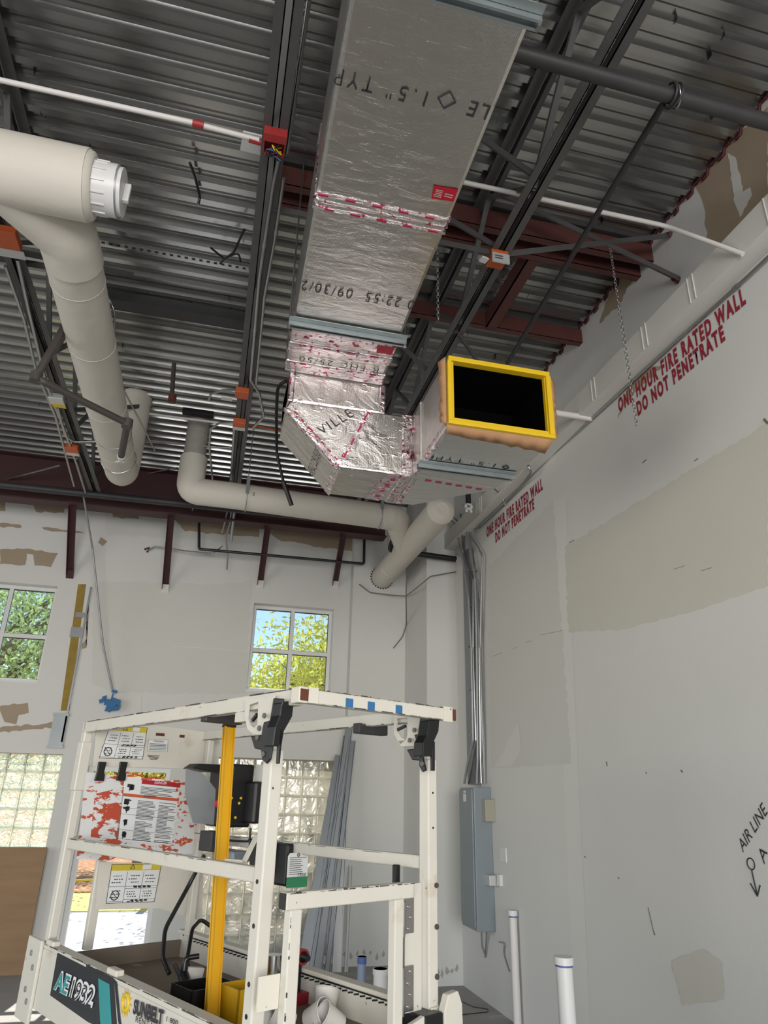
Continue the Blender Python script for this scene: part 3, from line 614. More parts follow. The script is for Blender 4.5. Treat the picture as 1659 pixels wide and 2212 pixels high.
text(el, 'VILLE', (.49, 3.769, 3.765), (.72, 0, .62), (-.62, 0, .72), .26, .062, 'ink', bold=-.008, spacing=1.25)
text(el, 'SFC 25/50', (.50, 4.17, 3.665), (-.0, -1, 0), (-.68, 0, .73), .33, .06, 'ink', bold=-.008, spacing=1.1)
text(el, 'VILLE JM', (.64, 4.18, 3.561), (0, -1, 0), (1, 0, 0), .34, .028, 'ink', spacing=1.2)
mk('seam_tape', bx(1.0, 1.075, 3.762, 4.21, 3.556, 4.0), 'foiltape', el, bevel=.01)
mk('seam_tape', bx(1.075, 1.12, 3.755, 4.212, 3.554, 4.0), 'foiltape', el, bevel=.01)
strip((.96, 3.772, 3.559), (.905, 4.19, 3.559), .10, (0, 0, 1), el)
strip((1.05, 3.75, 3.553), (1.60, 3.80, 3.553), .05, (0, 0, 1), el, 'foil')
m = MB()
for i in range(6): m.box(1.16+i*.07, 1.20+i*.07, 3.77+i*.006, 3.79+i*.006, 3.5485, 3.55)
for i in range(4): m.box(.915+i*.012, .945+i*.012, 4.10-i*.09, 4.13-i*.09, 3.5545, 3.556)
mk('tape_print', m, 'redmark', el, kind='stuff')
# branch that turns back toward the camera with an open end
bd = thing('open_branch_duct', 'foil wrapped branch duct ending in a black opening edged with yellow tape', 'duct', (1.37, 3.5, 3.555))
mb = MB(); mb.prism([(1.06, 3.56), (1.08, 3.76), (1.10, 4.20), (1.20, 4.20), (1.63, 3.80), (1.685, 3.56)], (0, 0, 3.555), (1, 0, 0), (0, 1, 0), (0, 0, .43)); mk('duct_wrap', mb, 'foil', bd, bevel=.008)
mb = MB(); z0, z1 = 3.553, 3.978
# duct sleeve built as four walls so the mouth is a real opening
for q in ((1.075, 1.685, 3.09, 3.57, z0, z0+.022), (1.075, 1.685, 3.09, 3.57, z1-.022, z1), (1.075, 1.097, 3.09, 3.57, z0+.022, z1-.022), (1.663, 1.685, 3.09, 3.57, z0+.022, z1-.022)): mb.box(*q)
mk('duct_wrap', mb, 'foil', bd)
mk('seam_tape', bx(1.070, 1.10, 3.10, 3.72, 3.549, 3.60), 'foiltape', bd, bevel=.006)
mb = MB()
for q in ((1.097, 1.663, 3.10, 3.56, z0+.022, z0+.03), (1.097, 1.663, 3.10, 3.56, z1-.03, z1-.022), (1.097, 1.105, 3.10, 3.52, z0+.03, z1-.03), (1.655, 1.663, 3.10, 3.52, z0+.03, z1-.03), (1.098, 1.662, 3.52, 3.55, z0+.03, z1-.03)): mb.box(*q)
mk('duct_mouth_dark', mb, 'void', bd)  # near-black box paints the shade inside the duct mouth
mb = MB()
for q in ((1.07, 1.69, 3.055, 3.10, z0-.002, z0+.020), (1.075, 1.685, 3.07, 3.10, z0+.020, z0+.045), (1.075, 1.685, 3.055, 3.10, z1-.026, z1+.004), (1.0695, 1.092, 3.054, 3.10, z0+.02, z1-.026), (1.095, 1.108, 3.07, 3.10, z0+.045, z1-.026), (1.660, 1.6895, 3.054, 3.10, z0+.02, z1-.026), (1.655, 1.660, 3.07, 3.10, z0+.045, z1-.026)): mb.box(*q)
mk('yellow_tape_edge', mb, 'yellow', bd, bevel=.004)
def ruffle(pts_a, pts_b, nm=14):
    m = MB(); rnd = random.Random(4); a0, a1 = map(Vector, pts_a); b0, b1 = map(Vector, pts_b); vs = []
    for i in range(nm+1):
        t = i/nm; vs.append(a0.lerp(a1, t)); vs.append(b0.lerp(b1, t)+Vector((rnd.uniform(-.008, .008), rnd.uniform(-.008, .008), rnd.uniform(-.007, .007))))
    m.add(vs, [(2*i, 2*i+1, 2*i+3, 2*i+2) for i in range(nm)], 0, True); return m
for a, b in ((((1.07, 3.075, z0-.004), (1.685, 3.075, z0-.004)), ((1.08, 3.13, z0-.03), (1.67, 3.16, z0-.045))),
             (((1.062, 3.07, z0), (1.062, 3.07, z1)), ((1.045, 3.12, z0+.03), (1.035, 3.13, z1))),
             (((1.69, 3.07, z0), (1.69, 3.07, z1)), ((1.715, 3.08, z0), (1.725, 3.09, z1-.03))),
             (((1.08, 3.09, z1+.004), (1.69, 3.09, z1+.004)), ((1.10, 3.11, z1+.02), (1.67, 3.12, z1+.008)))):
    o = mk('kraft_paper', ruffle(a, b), 'paper', bd); sd = o.modifiers.new('thickness', 'SOLIDIFY'); sd.thickness = .003
text(bd, '1.5" TYPE', (1.50, 3.445, 3.552), (-1, 0, 0), (0, 1, 0), .42, .045, 'ink', bold=-.01, spacing=1.2)
diamond(bd, (1.57, 3.47, 3.5505), .022, 3.5, .004)
# support channels
def channel(x0, x1, y, z, lab, rods=()):
    o = thing('support_channel', lab, 'channel', ((x0+x1)/2, y, z-.02), None)
    m = MB(); m.box(x0, x1, y-.02, y+.02, z-.004, z); m.box(x0, x1, y-.02, y-.017, z-.03, z); m.box(x0, x1, y+.017, y+.02, z-.03, z); m.box(x0, x1, y-.02, y-.01, z-.033, z-.03); m.box(x0, x1, y+.01, y+.02, z-.033, z-.03); m.box(x0, x1, y-.055, y-.022, z-.006, z-.001)
    mk('strut_channel', m, 'strut', o)
    for xx in rods: m = MB(); m.tube([(xx, y, z-.04), (xx, y, DZ)], .005, 6); m.disc((xx, y, z-.045), (0, 0, 1), .012, .012, 6); mk('threaded_rod', m, 'emt', o)
channel(.195, .885, 3.27, 4.192, 'galvanized channel under the large foil duct near its far end', (.20, .88))
channel(.16, .845, 1.40, 4.192, 'galvanized channel under the large foil duct at the top of the view', (.165, .84))
channel(1.045, 1.66, 3.56, 3.55, 'galvanized channel under the open ended branch duct')

# ================================================================== INSULATED PIPES
def cyl(parent, pts, r, mat, nm, n=24, fil=0, kw={}):
    m = MB(); m.tube(pts, r, n, fil=fil); return mk(nm, m, mat, parent)
q = thing('insulated_drain_pipe', 'fat cream jacketed drain pipe running from the capped wye to the far wall at left', 'pipe', (-.95, 4.2, 4.15))
zc = 4.44; R1 = .152
a = P(152, 535, 2, zc); b = P(258, 1000, 2, 4.57)
A0 = Vector((a.x, a.y, zc)); B0 = Vector((b.x, b.y, 4.57))
cyl(q, [A0, B0], R1, 'insul', 'pipe_run')
# rounded far end going up to the roof drain
cyl(q, [B0-Vector((0, .02, 0)), B0+Vector((.0, .26, 0)), B0+Vector((.0, .30, .34)), (B0.x+.0, B0.y+.30, DZ+.03)], R1*.98, 'insul', 'riser', fil=.14)
wy = P(90, 380, 2, zc); cx = P(193, 402, 2, zc)
X0 = Vector((-3.4, cx.y-.02, zc+.0)); X1 = Vector((cx.x, cx.y, zc))
cyl(q, [X0, X1], R1*1.13, 'insul', 'header_pipe', 32)
cyl(q, [Vector((A0.x+.005, A0.y+.10, zc)), Vector((A0.x, A0.y-.10, zc)), Vector((cx.x-.42, cx.y+.02, zc))], R1*1.02, 'insul', 'wye_branch', fil=.12)
for t in (.03, .25, .55, .82): 
    pt = A0.lerp(B0, t+.06 if t else .02); m = MB(); m.torus(pt, B0-A0, R1+.0005, .0022, 32, 5); mk('jacket_seam', m, 'wall_beige', q)
m = MB(); m.torus(B0.lerp(A0, .04), B0-A0, R1+.002, .006, 32, 6); mk('hanger_band', m, 'chrome', q); m = MB(); m.torus(B0.lerp(A0, .22), B0-A0, R1+.002, .004, 32, 6); mk('hanger_band', m, 'emt', q)
# cleanout
m = MB(); m.tube([X1-Vector((.02, 0, 0)), X1+Vector((.02, 0, 0)), X1+Vector((.03, 0, 0))], [R1*1.13, R1*1.05, R1*.93], 32); mk('jacket_end', m, 'insul', q)
cyl(q, [X1, X1+Vector((.135, 0, 0))], .125, 'pvc', 'cleanout_hub', 40)
m = MB()
for k in range(14):
    an = 2*PI*k/14; c_, s_ = math.cos(an), math.sin(an); m = MB(); m.obox(X1+Vector((.03, c_*.122-.0, s_*.122)), (.06, 0, 0), (0, c_*.008, s_*.008), (0, -s_*.006, c_*.006)); mk('grip_rib', m, 'pvc', q)
cyl(q, [X1+Vector((.135, 0, 0)), X1+Vector((.142, 0, 0))], .121, 'emt_grey', 'cap_ring', 40)
cyl(q, [X1+Vector((.142, 0, 0)), X1+Vector((.160, 0, 0))], .115, 'pvc', 'cleanout_cap', 40)
m = MB(); e = X1+Vector((.16, 0, 0)); m.box(e.x, e.x+.03, e.y-.012, e.y+.012, e.z-.055, e.z+.055); mk('cap_lug', m, 'pvc', q, bevel=.004)
# centre pipe: roof drain riser, elbow, horizontal run, wye into the wall pipe
vy = 6.87; vx = -.45; zr = P(506, 1071, 1, vy).z
q2 = thing('insulated_roof_drain', 'cream pipe dropping from the roof and turning right behind the foil elbow', 'pipe', (.3, vy, zr-.145))
rx = P(835, 1117, 1, vy); R2 = .14
cyl(q2, [(vx, vy, DZ+.03), (vx, vy, zr+.36)], .115, 'insul_dirty', 'bare_riser')
cyl(q2, [(vx, vy, zr+.38), (vx, vy, zr+.36), (vx, vy, zr), (vx+.45, vy, zr)], R2, 'insul', 'elbow', fil=.10)
cyl(q2, [(vx+.38, vy, zr), (rx.x+.06, vy, rx.z)], R2, 'insul', 'pipe_run')
m = MB(); m.torus((vx+.62, vy, zr), (1, 0, 0), R2+.001, .002, 28, 5); mk('jacket_seam', m, 'wall_beige', q2)
for px in (532, 820):
    c = P(px, 1080, 1, vy); m = MB(); m.torus((c.x, vy, zr+(rx.z-zr)*(c.x-vx)/(rx.x-vx)), (1, 0, 0), R2+.004, .005, 28, 5); m.box(c.x-.018, c.x+.018, vy-R2-.008, vy-R2-.003, zr-.02, zr+.18); m.tube([(c.x, vy, zr+R2), (c.x, vy, DZ)], .005, 6); mk('pipe_hanger', m, 'strut', q2)
text(q2, '2', P(545, 1070, 1, vy-R2-.002), (1, 0, 0), (0, 0, 1), .025, .035, 'ink', 'marker_writing', .004)
wx = P(825, 1248, 1, 8.62); capc = P(952, 1103, 0, wx.x)
q3 = thing('insulated_wall_drain', 'cream insulated wye pipe with crumpled taped end entering the far wall', 'pipe', (wx.x, 7.6, wx.z-.145))
E0 = Vector((wx.x, 8.62, wx.z)); E1 = Vector((capc.x, capc.y, capc.z))
cyl(q3, [E0, E1], .145, 'insul', 'pipe_run', 28)
cyl(q3, [E1, E1+(E1-E0).normalized()*.03, E1+(E1-E0).normalized()*.05], [.145, .125, .07], 'insul', 'taped_end', 28)
m = MB(); dn = (E1-E0).normalized(); cc = E1+dn*.052; sr = dn.orthogonal().normalized()
for k in range(9):
    an = 2*PI*k/9; v = Matrix.Rotation(an, 3, dn) @ sr; m.tube([cc+v*.03, cc+v*.12-dn*.03], .004, 5)
mk('tape_fold', m, 'insul', q3)
j = E0.lerp(E1, .42)
cyl(q3, [Vector((rx.x-.02, vy, rx.z)), Vector((rx.x+.12, vy+.01, rx.z)), j+Vector((0, .25, 0)) if False else E0.lerp(E1, .50), E0.lerp(E1, .34)], R2, 'insul', 'wye_branch', 24, .14)
m = MB(); m.torus(E0.lerp(E1, .22), E1-E0, .147, .005, 28, 6); p = E0.lerp(E1, .22); m.tube([p+Vector((-.05, 0, .13)), p+Vector((-.07, 0, .5))], .005, 6); mk('pipe_hanger', m, 'cover', q3)
m = MB()
for k in range(26):
    an = 2*PI*k/26; m.box(E0.x+math.cos(an)*.15-.008, E0.x+math.cos(an)*.15+.008, 8.60, 8.619, E0.z+math.sin(an)*.15-.008, E0.z+math.sin(an)*.15+.008)
mk('cut_edge', m, 'ink', q3, kind='stuff')

# ================================================================== STEEL PIPES AND BRACES
def pipe(name, label, cat, pts, r, mat, group=None, n=12, fil=0, extra=None):
    t = thing(name, label, cat, pts[0], group); m = MB(); m.tube(pts, r, n, fil=fil); mk('pipe_run', m, mat, t)
    return t
t = pipe('black_iron_pipe', 'heavy dark pipe crossing under the right joist toward the right wall', 'pipe', [(.9, 1.845, 4.72), (RW+.02, 1.845, 4.705)], .036, 'dark', n=20)
ring = P(1447, 205, 1, 1.845)
m = MB(); m.torus(ring, (1, 0, .1), .05, .007, 20, 6); m.torus(ring+Vector((.02, 0, 0)), (1, .2, 0), .055, .006, 20, 6); mk('clevis_hanger', m, 'dark', t)
m = MB(); m.torus(ring+Vector((.03, 0, 0)), (1, -.35, .2), .05, .006, 20, 6); mk('wire_loop', m, 'emt', t)
hA = P(1434, 222, 2, 4.80); hB = P(1098, 782, 1, 4.3)
pipe('hanging_rod_pipe', 'thin dark pipe slanting from the heavy pipe down behind the open duct', 'pipe', [hA, hB, hB+(hB-hA)*.12], .017, 'dark')
w1 = P(1008, 395, 2, 5.0); w2 = P(1438, 488, 2, 5.0); w3 = P(1605, 549, 0, 2.60)
pipe('white_conduit', 'white conduit bending down into the soffit near the top right', 'conduit', [Vector((.3, w1.y, 5.0)), w1, w2, w2.lerp(w3, .25)+Vector((0, 0, .0)), w3], .014, 'white_pipe', 'white conduits', fil=.1)
c1 = P(1273, 903, 2, 4.55)
t = pipe('white_sleeve_pipe', 'short pipe, black then white, entering the soffit right of the open duct', 'pipe', [Vector((1.75, c1.y+.1, c1.z+.02)), c1-Vector((.32, 0, 0)), c1-Vector((.05, 0, 0))], .022, 'dark')
m = MB(); m.tube([c1-Vector((.33, 0, 0)), c1+Vector((.02, 0, 0))], .025, 14); mk('white_sleeve', m, 'white_pipe', t)
# bridging angles between right joist and wall
def angle(label, a, b, w=.04, grp='bridging angles at the right joist'):
    t = thing('bridging_angle', label, 'brace', a, grp); m = MB(); m.beam(a, b, w, .005); d = (Vector(b)-Vector(a)).normalized(); s = d.cross(Vector((0, 0, 1))).normalized(); m.beam(Vector(a)+s*w/2-Vector((0, 0, w/2)), Vector(b)+s*w/2-Vector((0, 0, w/2)), .005, w); mk('angle_bar', m, 'joist', t); return t
b1 = P(1443, 508, 0, RW); bb = P(1465, 602, 0, RW)
t = angle('grey angle rising from the orange box joist to the deck edge at the right wall', (1.45, 3.12, 4.85), b1); m = MB(); m.tube([b1+Vector((-.01, .03, .02)), b1+Vector((-.005, -.02, -.01)), b1+Vector((-.01, -.04, -.03))], .018, 8); mk('fire_caulk', m, 'caulk', t)
t = angle('grey angle dropping to the red caulked hole in the right wall', (1.47, 3.16, 5.42), bb); m = MB(); m.tube([bb+Vector((-.01, .03, .03)), bb+Vector((-.01, -.01, -.03))], .022, 8); mk('fire_caulk', m, 'caulk', t)
angle('grey angle passing behind the foil duct to the right joist', (.02, 3.12, 4.85), (1.42, 3.12, 4.85))
angle('grey angle slanting up to the left of the right joist', (.02, 3.0, 5.42), (1.42, 3.1, 4.88))
angle('grey flat angle across the right joist just below the white conduit', (.85, 2.62, 5.35), (1.43, 2.55, 4.87))
angle('grey angle from the right joist near the top edge of the view', (1.43, 1.32, 4.86), (RW, 1.45, 5.35))
angle('grey angle between the right joist and duct beyond the chain', (1.0, 4.6, 5.35), (1.43, 4.5, 4.86))
angle('thin grey angle behind the open branch duct', (1.43, 3.9, 4.84), (1.95, 4.3, 4.6), .03)
angle('grey cross angle from the left joist behind the cream pipe', (-1.5, 3.9, 4.86), (-.95, 4.6, 5.4))
angle('grey cross angle low on the left joist beside the cream pipe', (-1.5, 5.9, 4.86), (-.95, 6.6, 5.4))
angle('dark flat bar crossing the left joist at the picture edge above the tagged box', (-2.6, 4.05, 4.9), (-1.0, 4.05, 4.9), .05)
angle('grey angle slanting from the capped wye pipe up to the left joist', (-1.52, 3.35, 4.86), (-.95, 3.75, 5.4))
# far left pipes
pl1 = P(0, 1045, 1, 7.75); pl2 = P(420, 1090, 1, 7.75)
pipe('sprinkler_main', 'long dark pipe running in front of the far red girder', 'pipe', [(-5, 7.75, pl1.z-.02), (1.2, 7.75, pl2.z)], .04, 'dark', n=16)
z = 4.4; sa = P(165, 660, 2, 4.62); sb = P(78, 815, 2, 4.05); sc = P(275, 915, 2, 4.02); sd = P(262, 985, 2, 3.95)
t = pipe('sprinkler_drop', 'grey sprinkler branch pipe with a head, crossing in front of the cream pipe', 'sprinkler', [Vector((-1.45, sa.y+.9, 4.83)), sa, sb], .024, 'brown_pipe')
cyl(t, [sb, P(95, 825, 2, 4.03), sc], .024, 'brown_pipe', 'branch_pipe', 14, .03); cyl(t, [sc, sd], .024, 'brown_pipe', 'arm_pipe', 14)
for p_ in (sb, sc): m = MB(); m.tube([p_+Vector((0, 0, -.03)), p_+Vector((0, 0, .03))], .036, 12); mk('elbow_fitting', m, 'brown_pipe', t)
m = MB(); m.tube([sd, sd+(sd-sc)*.12], [.03, .02], 12); m.disc(sd+(sd-sc)*.2, (0, .3, -1), .035, .004, 16); mk('sprinkler_head', m, 'white_pipe', t)
p0 = P(376, 785, 2, 5.3); p1_ = P(370, 865, 2, 4.9)
t = pipe('sprinkler_stub', 'rusty vertical sprinkler stub hanging left of the middle joist', 'sprinkler', [P(376, 785, 1, 5.55), P(370, 870, 1, 5.55)], .02, 'brown_pipe')
m = MB(); e = P(372, 862, 1, 5.55); m.tube([e+Vector((0, 0, .04)), e-Vector((0, 0, .03))], .035, 12); mk('elbow_fitting', m, 'rust', t)
# small black pipe under girder
bp = [P(x, y, 1, 8.45) for x, y in ((430, 1118), (430, 1186), (786, 1218), (787, 1165))]
t = pipe('black_gas_pipe', 'slim black pipe looping below the far red girder', 'pipe', [bp[0], bp[1], bp[2], bp[3]], .018, 'black_pipe', fil=.03)
bq = [P(858, 1145, 2, 4.62), P(842, 1188, 1, 7.55), P(985, 1208, 1, 7.55)]
t = pipe('black_vent_pipe', 'black pipe crossing the cream wye toward the corner', 'pipe', bq, .035, 'black_pipe', n=16, fil=.04)
m = MB(); e = bq[2]; m.box(e.x-.01, e.x+.09, e.y-.03, e.y+.03, e.z-.03, e.z+.03); mk('white_tee', m, 'whiteplate', t, bevel=.008)
# sprinkler head in the corner above the conduits
hp = P(1012, 1098, 1, 6.6)
t = thing('corner_sprinkler', 'small white bladed fitting hanging by the far right corner', 'sprinkler', hp)
m = MB(); m.box(hp.x-.03, hp.x+.03, hp.y-.02, hp.y+.02, hp.z-.025, hp.z+.0); m.box(hp.x-.045, hp.x-.02, hp.y-.01, hp.y+.01, hp.z, hp.z+.035); m.box(hp.x+.02, hp.x+.045, hp.y-.01, hp.y+.01, hp.z, hp.z+.035); m.box(hp.x-.03, hp.x+.03, hp.y-.02, hp.y+.02, hp.z+.035, hp.z+.05); m.box(hp.x-.04, hp.x-.015, hp.y-.01, hp.y+.01, hp.z-.05, hp.z-.02); m.box(hp.x+.015, hp.x+.04, hp.y-.01, hp.y+.01, hp.z-.05, hp.z-.02); mk('fitting_body', m, 'whiteplate', t)
m = MB(); m.tube([hp+Vector((0, 0, .05)), (hp.x, hp.y, DZ)], .03, 12); mk('drop_pipe', m, 'black_pipe', t)

# ================================================================== CONDUITS
def conduit(label, pts, r=.011, mat='emt', group=None, fil=.06, couplings=()):
    t = thing('metal_conduit', label, 'conduit', pts[0], group); m = MB(); m.tube(pts, r, 10, fil=fil); mk('tube', m, mat, t)
    for f in couplings:
        a_, b_ = Vector(pts[f[0]]), Vector(pts[f[0]+1]); c = a_.lerp(b_, f[1]); d = (b_-a_).normalized(); m = MB(); m.tube([c-d*.02, c+d*.02], r*1.35, 10); mk('coupling', m, mat, t)
    return t
# under the middle joist
zA = 4.79
def onz(px, py, z=zA): return P(px, py, 2, z)
cA = [onz(667, 0, 4.95), onz(620, 330, 4.85)]
conduit('straight conduit beside the duct running toward the camera from the red box', cA, .012, couplings=((0, .38),))
conduit('left conduit of the pair below the red box', [onz(602, 345), onz(590, 400), onz(560, 600), onz(541, 820), onz(560, 850), onz(570, 900), onz(545, 925)], .012, couplings=((1, .6), (2, .45)))
conduit('right conduit of the pair below the red box', [onz(613, 385), onz(594, 515), onz(571, 640), onz(553, 830)], .010, couplings=((0, .9),))
conduit('conduit dropping below the lower orange box under the middle joist', [onz(506, 925), onz(499, 1035, 4.80)], .012)
conduit('curved conduit left of the lower orange box', [onz(512, 912), onz(475, 914), onz(455, 925), onz(452, 960), onz(459, 1035)], .010)
conduit('hooked conduit left of the upper orange box', [onz(512, 843), onz(480, 843), onz(455, 852), onz(450, 866)], .009)
conduit('thin conduit crossing left to right below the bare riser', [P(285, 952, 2, 5.1), P(500, 968, 2, 5.1)], .008)
conduit('white tinted conduit passing the top of the bare riser', [P(270, 885, 2, 5.3), P(320, 893, 2, 5.3), P(370, 900, 2, 5.3), P(510, 918, 2, 5.3)], .012, 'white_pipe')
conduit('conduit running right from the lower orange box', [P(530, 915, 2, 4.95), P(605, 932, 2, 4.95)], .008, 'orange')
for (a_, b_, l) in (((285, 1030), (383, 1010), 'short bent conduit right of the rounded pipe end'), ((0, 1063-40), (230, 1045), 'thin conduit along the girder on the left'), ((0, 1045-25), (225, 1060-22), 'second thin conduit along the girder on the left')):
    conduit(l, [P(*a_, 2, 5.3), P(*b_, 2, 5.3)], .008, fil=0)
conduit('pale conduit slanting across the far left corner of the deck', [P(15, 1035, 2, 5.0), P(130, 1005, 2, 5.0)], .012)
# left joist conduits
conduit('conduit under the left joist running down to the yellow tagged box', [onz(12, 575, 4.78), onz(52, 690, 4.78), onz(78, 800, 4.78), onz(120, 900, 4.78), onz(160, 1050, 4.78)], .012, fil=.02, couplings=((1, .1),))
conduit('brighter conduit beside the left joist bottom chord', [onz(38, 560), onz(60, 660), onz(100, 830), onz(130, 905), onz(165, 1000), onz(185, 1065)], .014, fil=.02)
conduit('conduit curving right from the left joist behind the cream pipe', [onz(125, 880), onz(140, 940), onz(160, 955), onz(215, 953), onz(240, 950)], .012)
drop = [P(180, 1070, 1, 7.9), P(200, 1185, 1, 8.3), P(222, 1390, 1, 8.55), P(244, 1495, 1, 8.7)]
conduit('long thin conduit hanging down the far wall to the blue tape', drop, .011, 'emt_grey', fil=.1, couplings=((1, .95),))
one('blue_tape_wad', lambda m: [m.obox(P(231, 1527, 1, 8.72)+Vector((random.uniform(-.09, .06), random.uniform(-.02, .0), random.uniform(-.06, .05))), (random.uniform(.04, .1), 0, random.uniform(-.03, .03)), (0, .01, 0), (random.uniform(-.03, .03), 0, random.uniform(.03, .07))) for _ in range(14)], 'bluetape', 'crumpled wad of blue tape just above the left lift rail', 'tape')
one('taped_cable_end', lambda m: (m.tube([P(245, 1497, 1, 8.7), P(238, 1518, 1, 8.72)], .008, 6), m.obox(P(240, 1495, 1, 8.68), (.06, 0, -.01), (0, .01, 0), (.01, 0, .03))), ['bluetape'], 'thin cable end with a scrap of blue tape below the long conduit', 'cable')
conduit('white top left conduit entering the red box', [Vector((-3.4, 2.52, 4.85)), P(0, 173, 2, 4.85), P(420, 266, 2, 4.85), P(440, 272, 2, 4.85), P(560, 303, 2, 4.85)], .014, 'white_pipe', fil=.04)
one('red_coupling', lambda m: m.tube([P(416, 265, 2, 4.85), P(440, 271, 2, 4.85)], .019, 12), 'boxred', 'red coupling on the white top left conduit', 'coupling')
one('red_connector', lambda m: m.tube([P(538, 300, 2, 4.85), P(570, 309, 2, 4.85)], .018, 12), 'boxred', 'red connector at the left side of the red box', 'coupling')
# boxes
def jbox(label, c, s, mat, cover=None, cov_mat='cover'):
    t = thing('junction_box', label, 'junction box', c); x, y, z = c; m = MB(); m.box(x-s, x+s, y-s, y+s, z, z+.05); mk('box_body', m, mat, t, bevel=.003)
    if cover:
        m = MB(); m.box(x+cover[0]-s*cover[2], x+cover[0]+s*cover[2], y+cover[1], y+cover[1]+s*.9, z-.004, z); mk('cover_plate', m, cov_mat, t)
    return t
c = onz(520, 850); jbox('upper orange junction box under the middle joist', (c.x+.01, c.y, 4.77), .055, 'orange', (-.12, .06, .8))
c = onz(517, 916); jbox('lower orange junction box under the middle joist with a pale cover', (c.x, c.y, 4.77), .055, 'orange', (0, .03, 1))
c = onz(1076, 562, 4.77); t = jbox('orange junction box with written cover under the right joist', (c.x, c.y+.02, 4.77), .055, 'orange')
m = MB(); m.box(c.x-.056, c.x+.056, c.y-.045, c.y-.035, 4.715, 4.785); mk('cover_plate', m, 'cover', t); scribble(t, (c.x-.04, c.y-.045, 4.735), (1, 0, 0), (0, 0, 1), .055, .035, 2, 'ink', 'marker_writing', .003, 6)
m = MB(); m.obox((c.x-.11, c.y-.02, 4.75), (.05, .02, .01), (-.01, .04, .0), (0, 0, .012)); mk('loose_tape', m, 'whiteplate', t)
c = onz(592, 318, 4.77); t = thing('junction_box', 'open red fire alarm box with tangled wires at the middle joist', 'junction box', (c.x, c.y, 4.77)); x, y, z = c.x, c.y, 4.77
m = MB(); m.box(x-.055, x+.055, y-.055, y+.055, z+.045, z+.05); m.box(x-.058, x+.058, y-.075, y-.03, z-.004, z+.05); m.box(x-.055, x-.05, y-.055, y+.055, z, z+.05); m.box(x+.05, x+.055, y-.055, y+.055, z, z+.05); m.box(x-.055, x+.055, y+.05, y+.055, z, z+.05); mk('box_body', m, 'boxred', t)
rnd = random.Random(2)
for nm_, mt in (('blue_wire', 'bluetape'), ('yellow_wire', 'yellow'), ('red_wire', 'boxred'), ('black_wire', 'black')):
    m = MB(); pts = [Vector((x+rnd.uniform(-.045, .045), y+rnd.uniform(-.03, .05), z+rnd.uniform(-.035, .03))) for _ in range(9)]; m.tube(pts, .0035, 5, fil=.02); mk(nm_, m, mt, t)
c = onz(155, 972, 4.78); jbox('orange box with pale cover low on the left joist', (c.x, c.y, 4.77), .06, 'orange', (0, .05, 1))
c = onz(122, 868, 4.77); t = jbox('clear taped box with a yellow label on the left joist', (c.x, c.y, 4.77), .06, 'cover', (0.01, .04, .9), 'stickyel')
c = onz(20, 522, 4.77); t = jbox('orange box with scribbled white plate at the left edge by the cream pipe', (c.x-.03, c.y, 4.77), .08, 'orange', (0, .07, 1.2))
m = MB(); m.box(-.53, -.35, 2.5, 2.62, 4.90, 4.93)
one('drywall_scrap', lambda m: m.obox(P(525, 285, 2, 4.95), (.13, .02, .02), (-.01, .12, 0), (0, 0, .012)), 'whiteplate', 'pale plate tucked behind the red box', 'plate')
# perforated strut, cable ties and straps
t = thing('perforated_strut', 'slotted galvanized strut across the deck left of the middle joist', 'channel', P(370, 555, 2, 5.38)); a_, b_ = P(215, 520, 2, 5.38), P(535, 585, 2, 5.38); m = MB(); m.beam(a_, (b_.x, a_.y, b_.z), .04, .02); mk('strut_channel', m, 'emt', t)
m = MB()
for i in range(20): x = a_.x+(b_.x-a_.x)*(i+.5)/20; m.box(x-.012, x+.012, a_.y-.007, a_.y+.007, 5.366, 5.3695)
mk('slot', m, 'black', t)
def strap(label, pixs, z, r=.012):
    o = one('hook_strap', lambda m: m.tube([P(x, y, 2, z+random.uniform(-.05, .03)) for x, y in pixs], r, 6, fil=.03), 'black', label, 'strap')
strap('black strap hanging alone between the capped wye and the middle joist', ((410, 352), (422, 385), (432, 425), (428, 442)), 5.40, .010)
strap('black strap tied in a knot left of the middle joist', ((455, 535), (485, 560), (505, 545), (528, 495)), 5.38, .008)
strap('short end of the knotted black strap', ((475, 570), (486, 558), (515, 545), (520, 565)), 5.37, .007)
cab = [P(600, 822, 2, 4.85), P(597, 900, 2, 4.72), P(598, 980, 2, 4.5), P(612, 1040, 2, 4.25), P(630, 1092, 2, 4.05)]
one('black_cable', lambda m: m.tube([Vector((cab[0].x+.3, cab[0].y+.15, DZ)), cab[0]+Vector((.28, .1, .1))]+cab, [.014, .014, .014, .013, .013, .02], 10, fil=.1), 'black', 'thick black cable dangling left of the foil elbow', 'cable')
one('white_cable', lambda m: m.tube([P(230, 635, 2, 4.7), P(248, 670, 2, 4.6), P(245, 740, 2, 4.5), P(250, 810, 2, 4.5), P(292, 890, 2, 4.6), P(318, 940, 2, 4.7), P(335, 975, 2, 4.8)], .007, 8, fil=.1), 'emt', 'thin armored cable curling off the right side of the cream pipe', 'cable')
def hang(lab, pts): conduit(lab, pts, .010, 'emt_grey', 'conduit stubs under the girder', fil=.04)
hang('left bent stub of the conduit bundle below the girder', [P(492, 1100, 1, 8.0), P(487, 1125, 1, 8.1), P(480, 1150, 1, 8.2)])
hang('middle stub of the conduit bundle below the girder, longest', [P(500, 1100, 1, 8.0), P(497, 1130, 1, 8.1), P(488, 1160, 1, 8.3), P(492, 1200, 1, 8.5), P(490, 1230, 1, 8.5)])
conduit('fat straight stub of the conduit bundle below the girder', [P(507, 1100, 1, 8.0), P(499, 1170, 1, 8.2)], .018, 'emt_grey', fil=0)
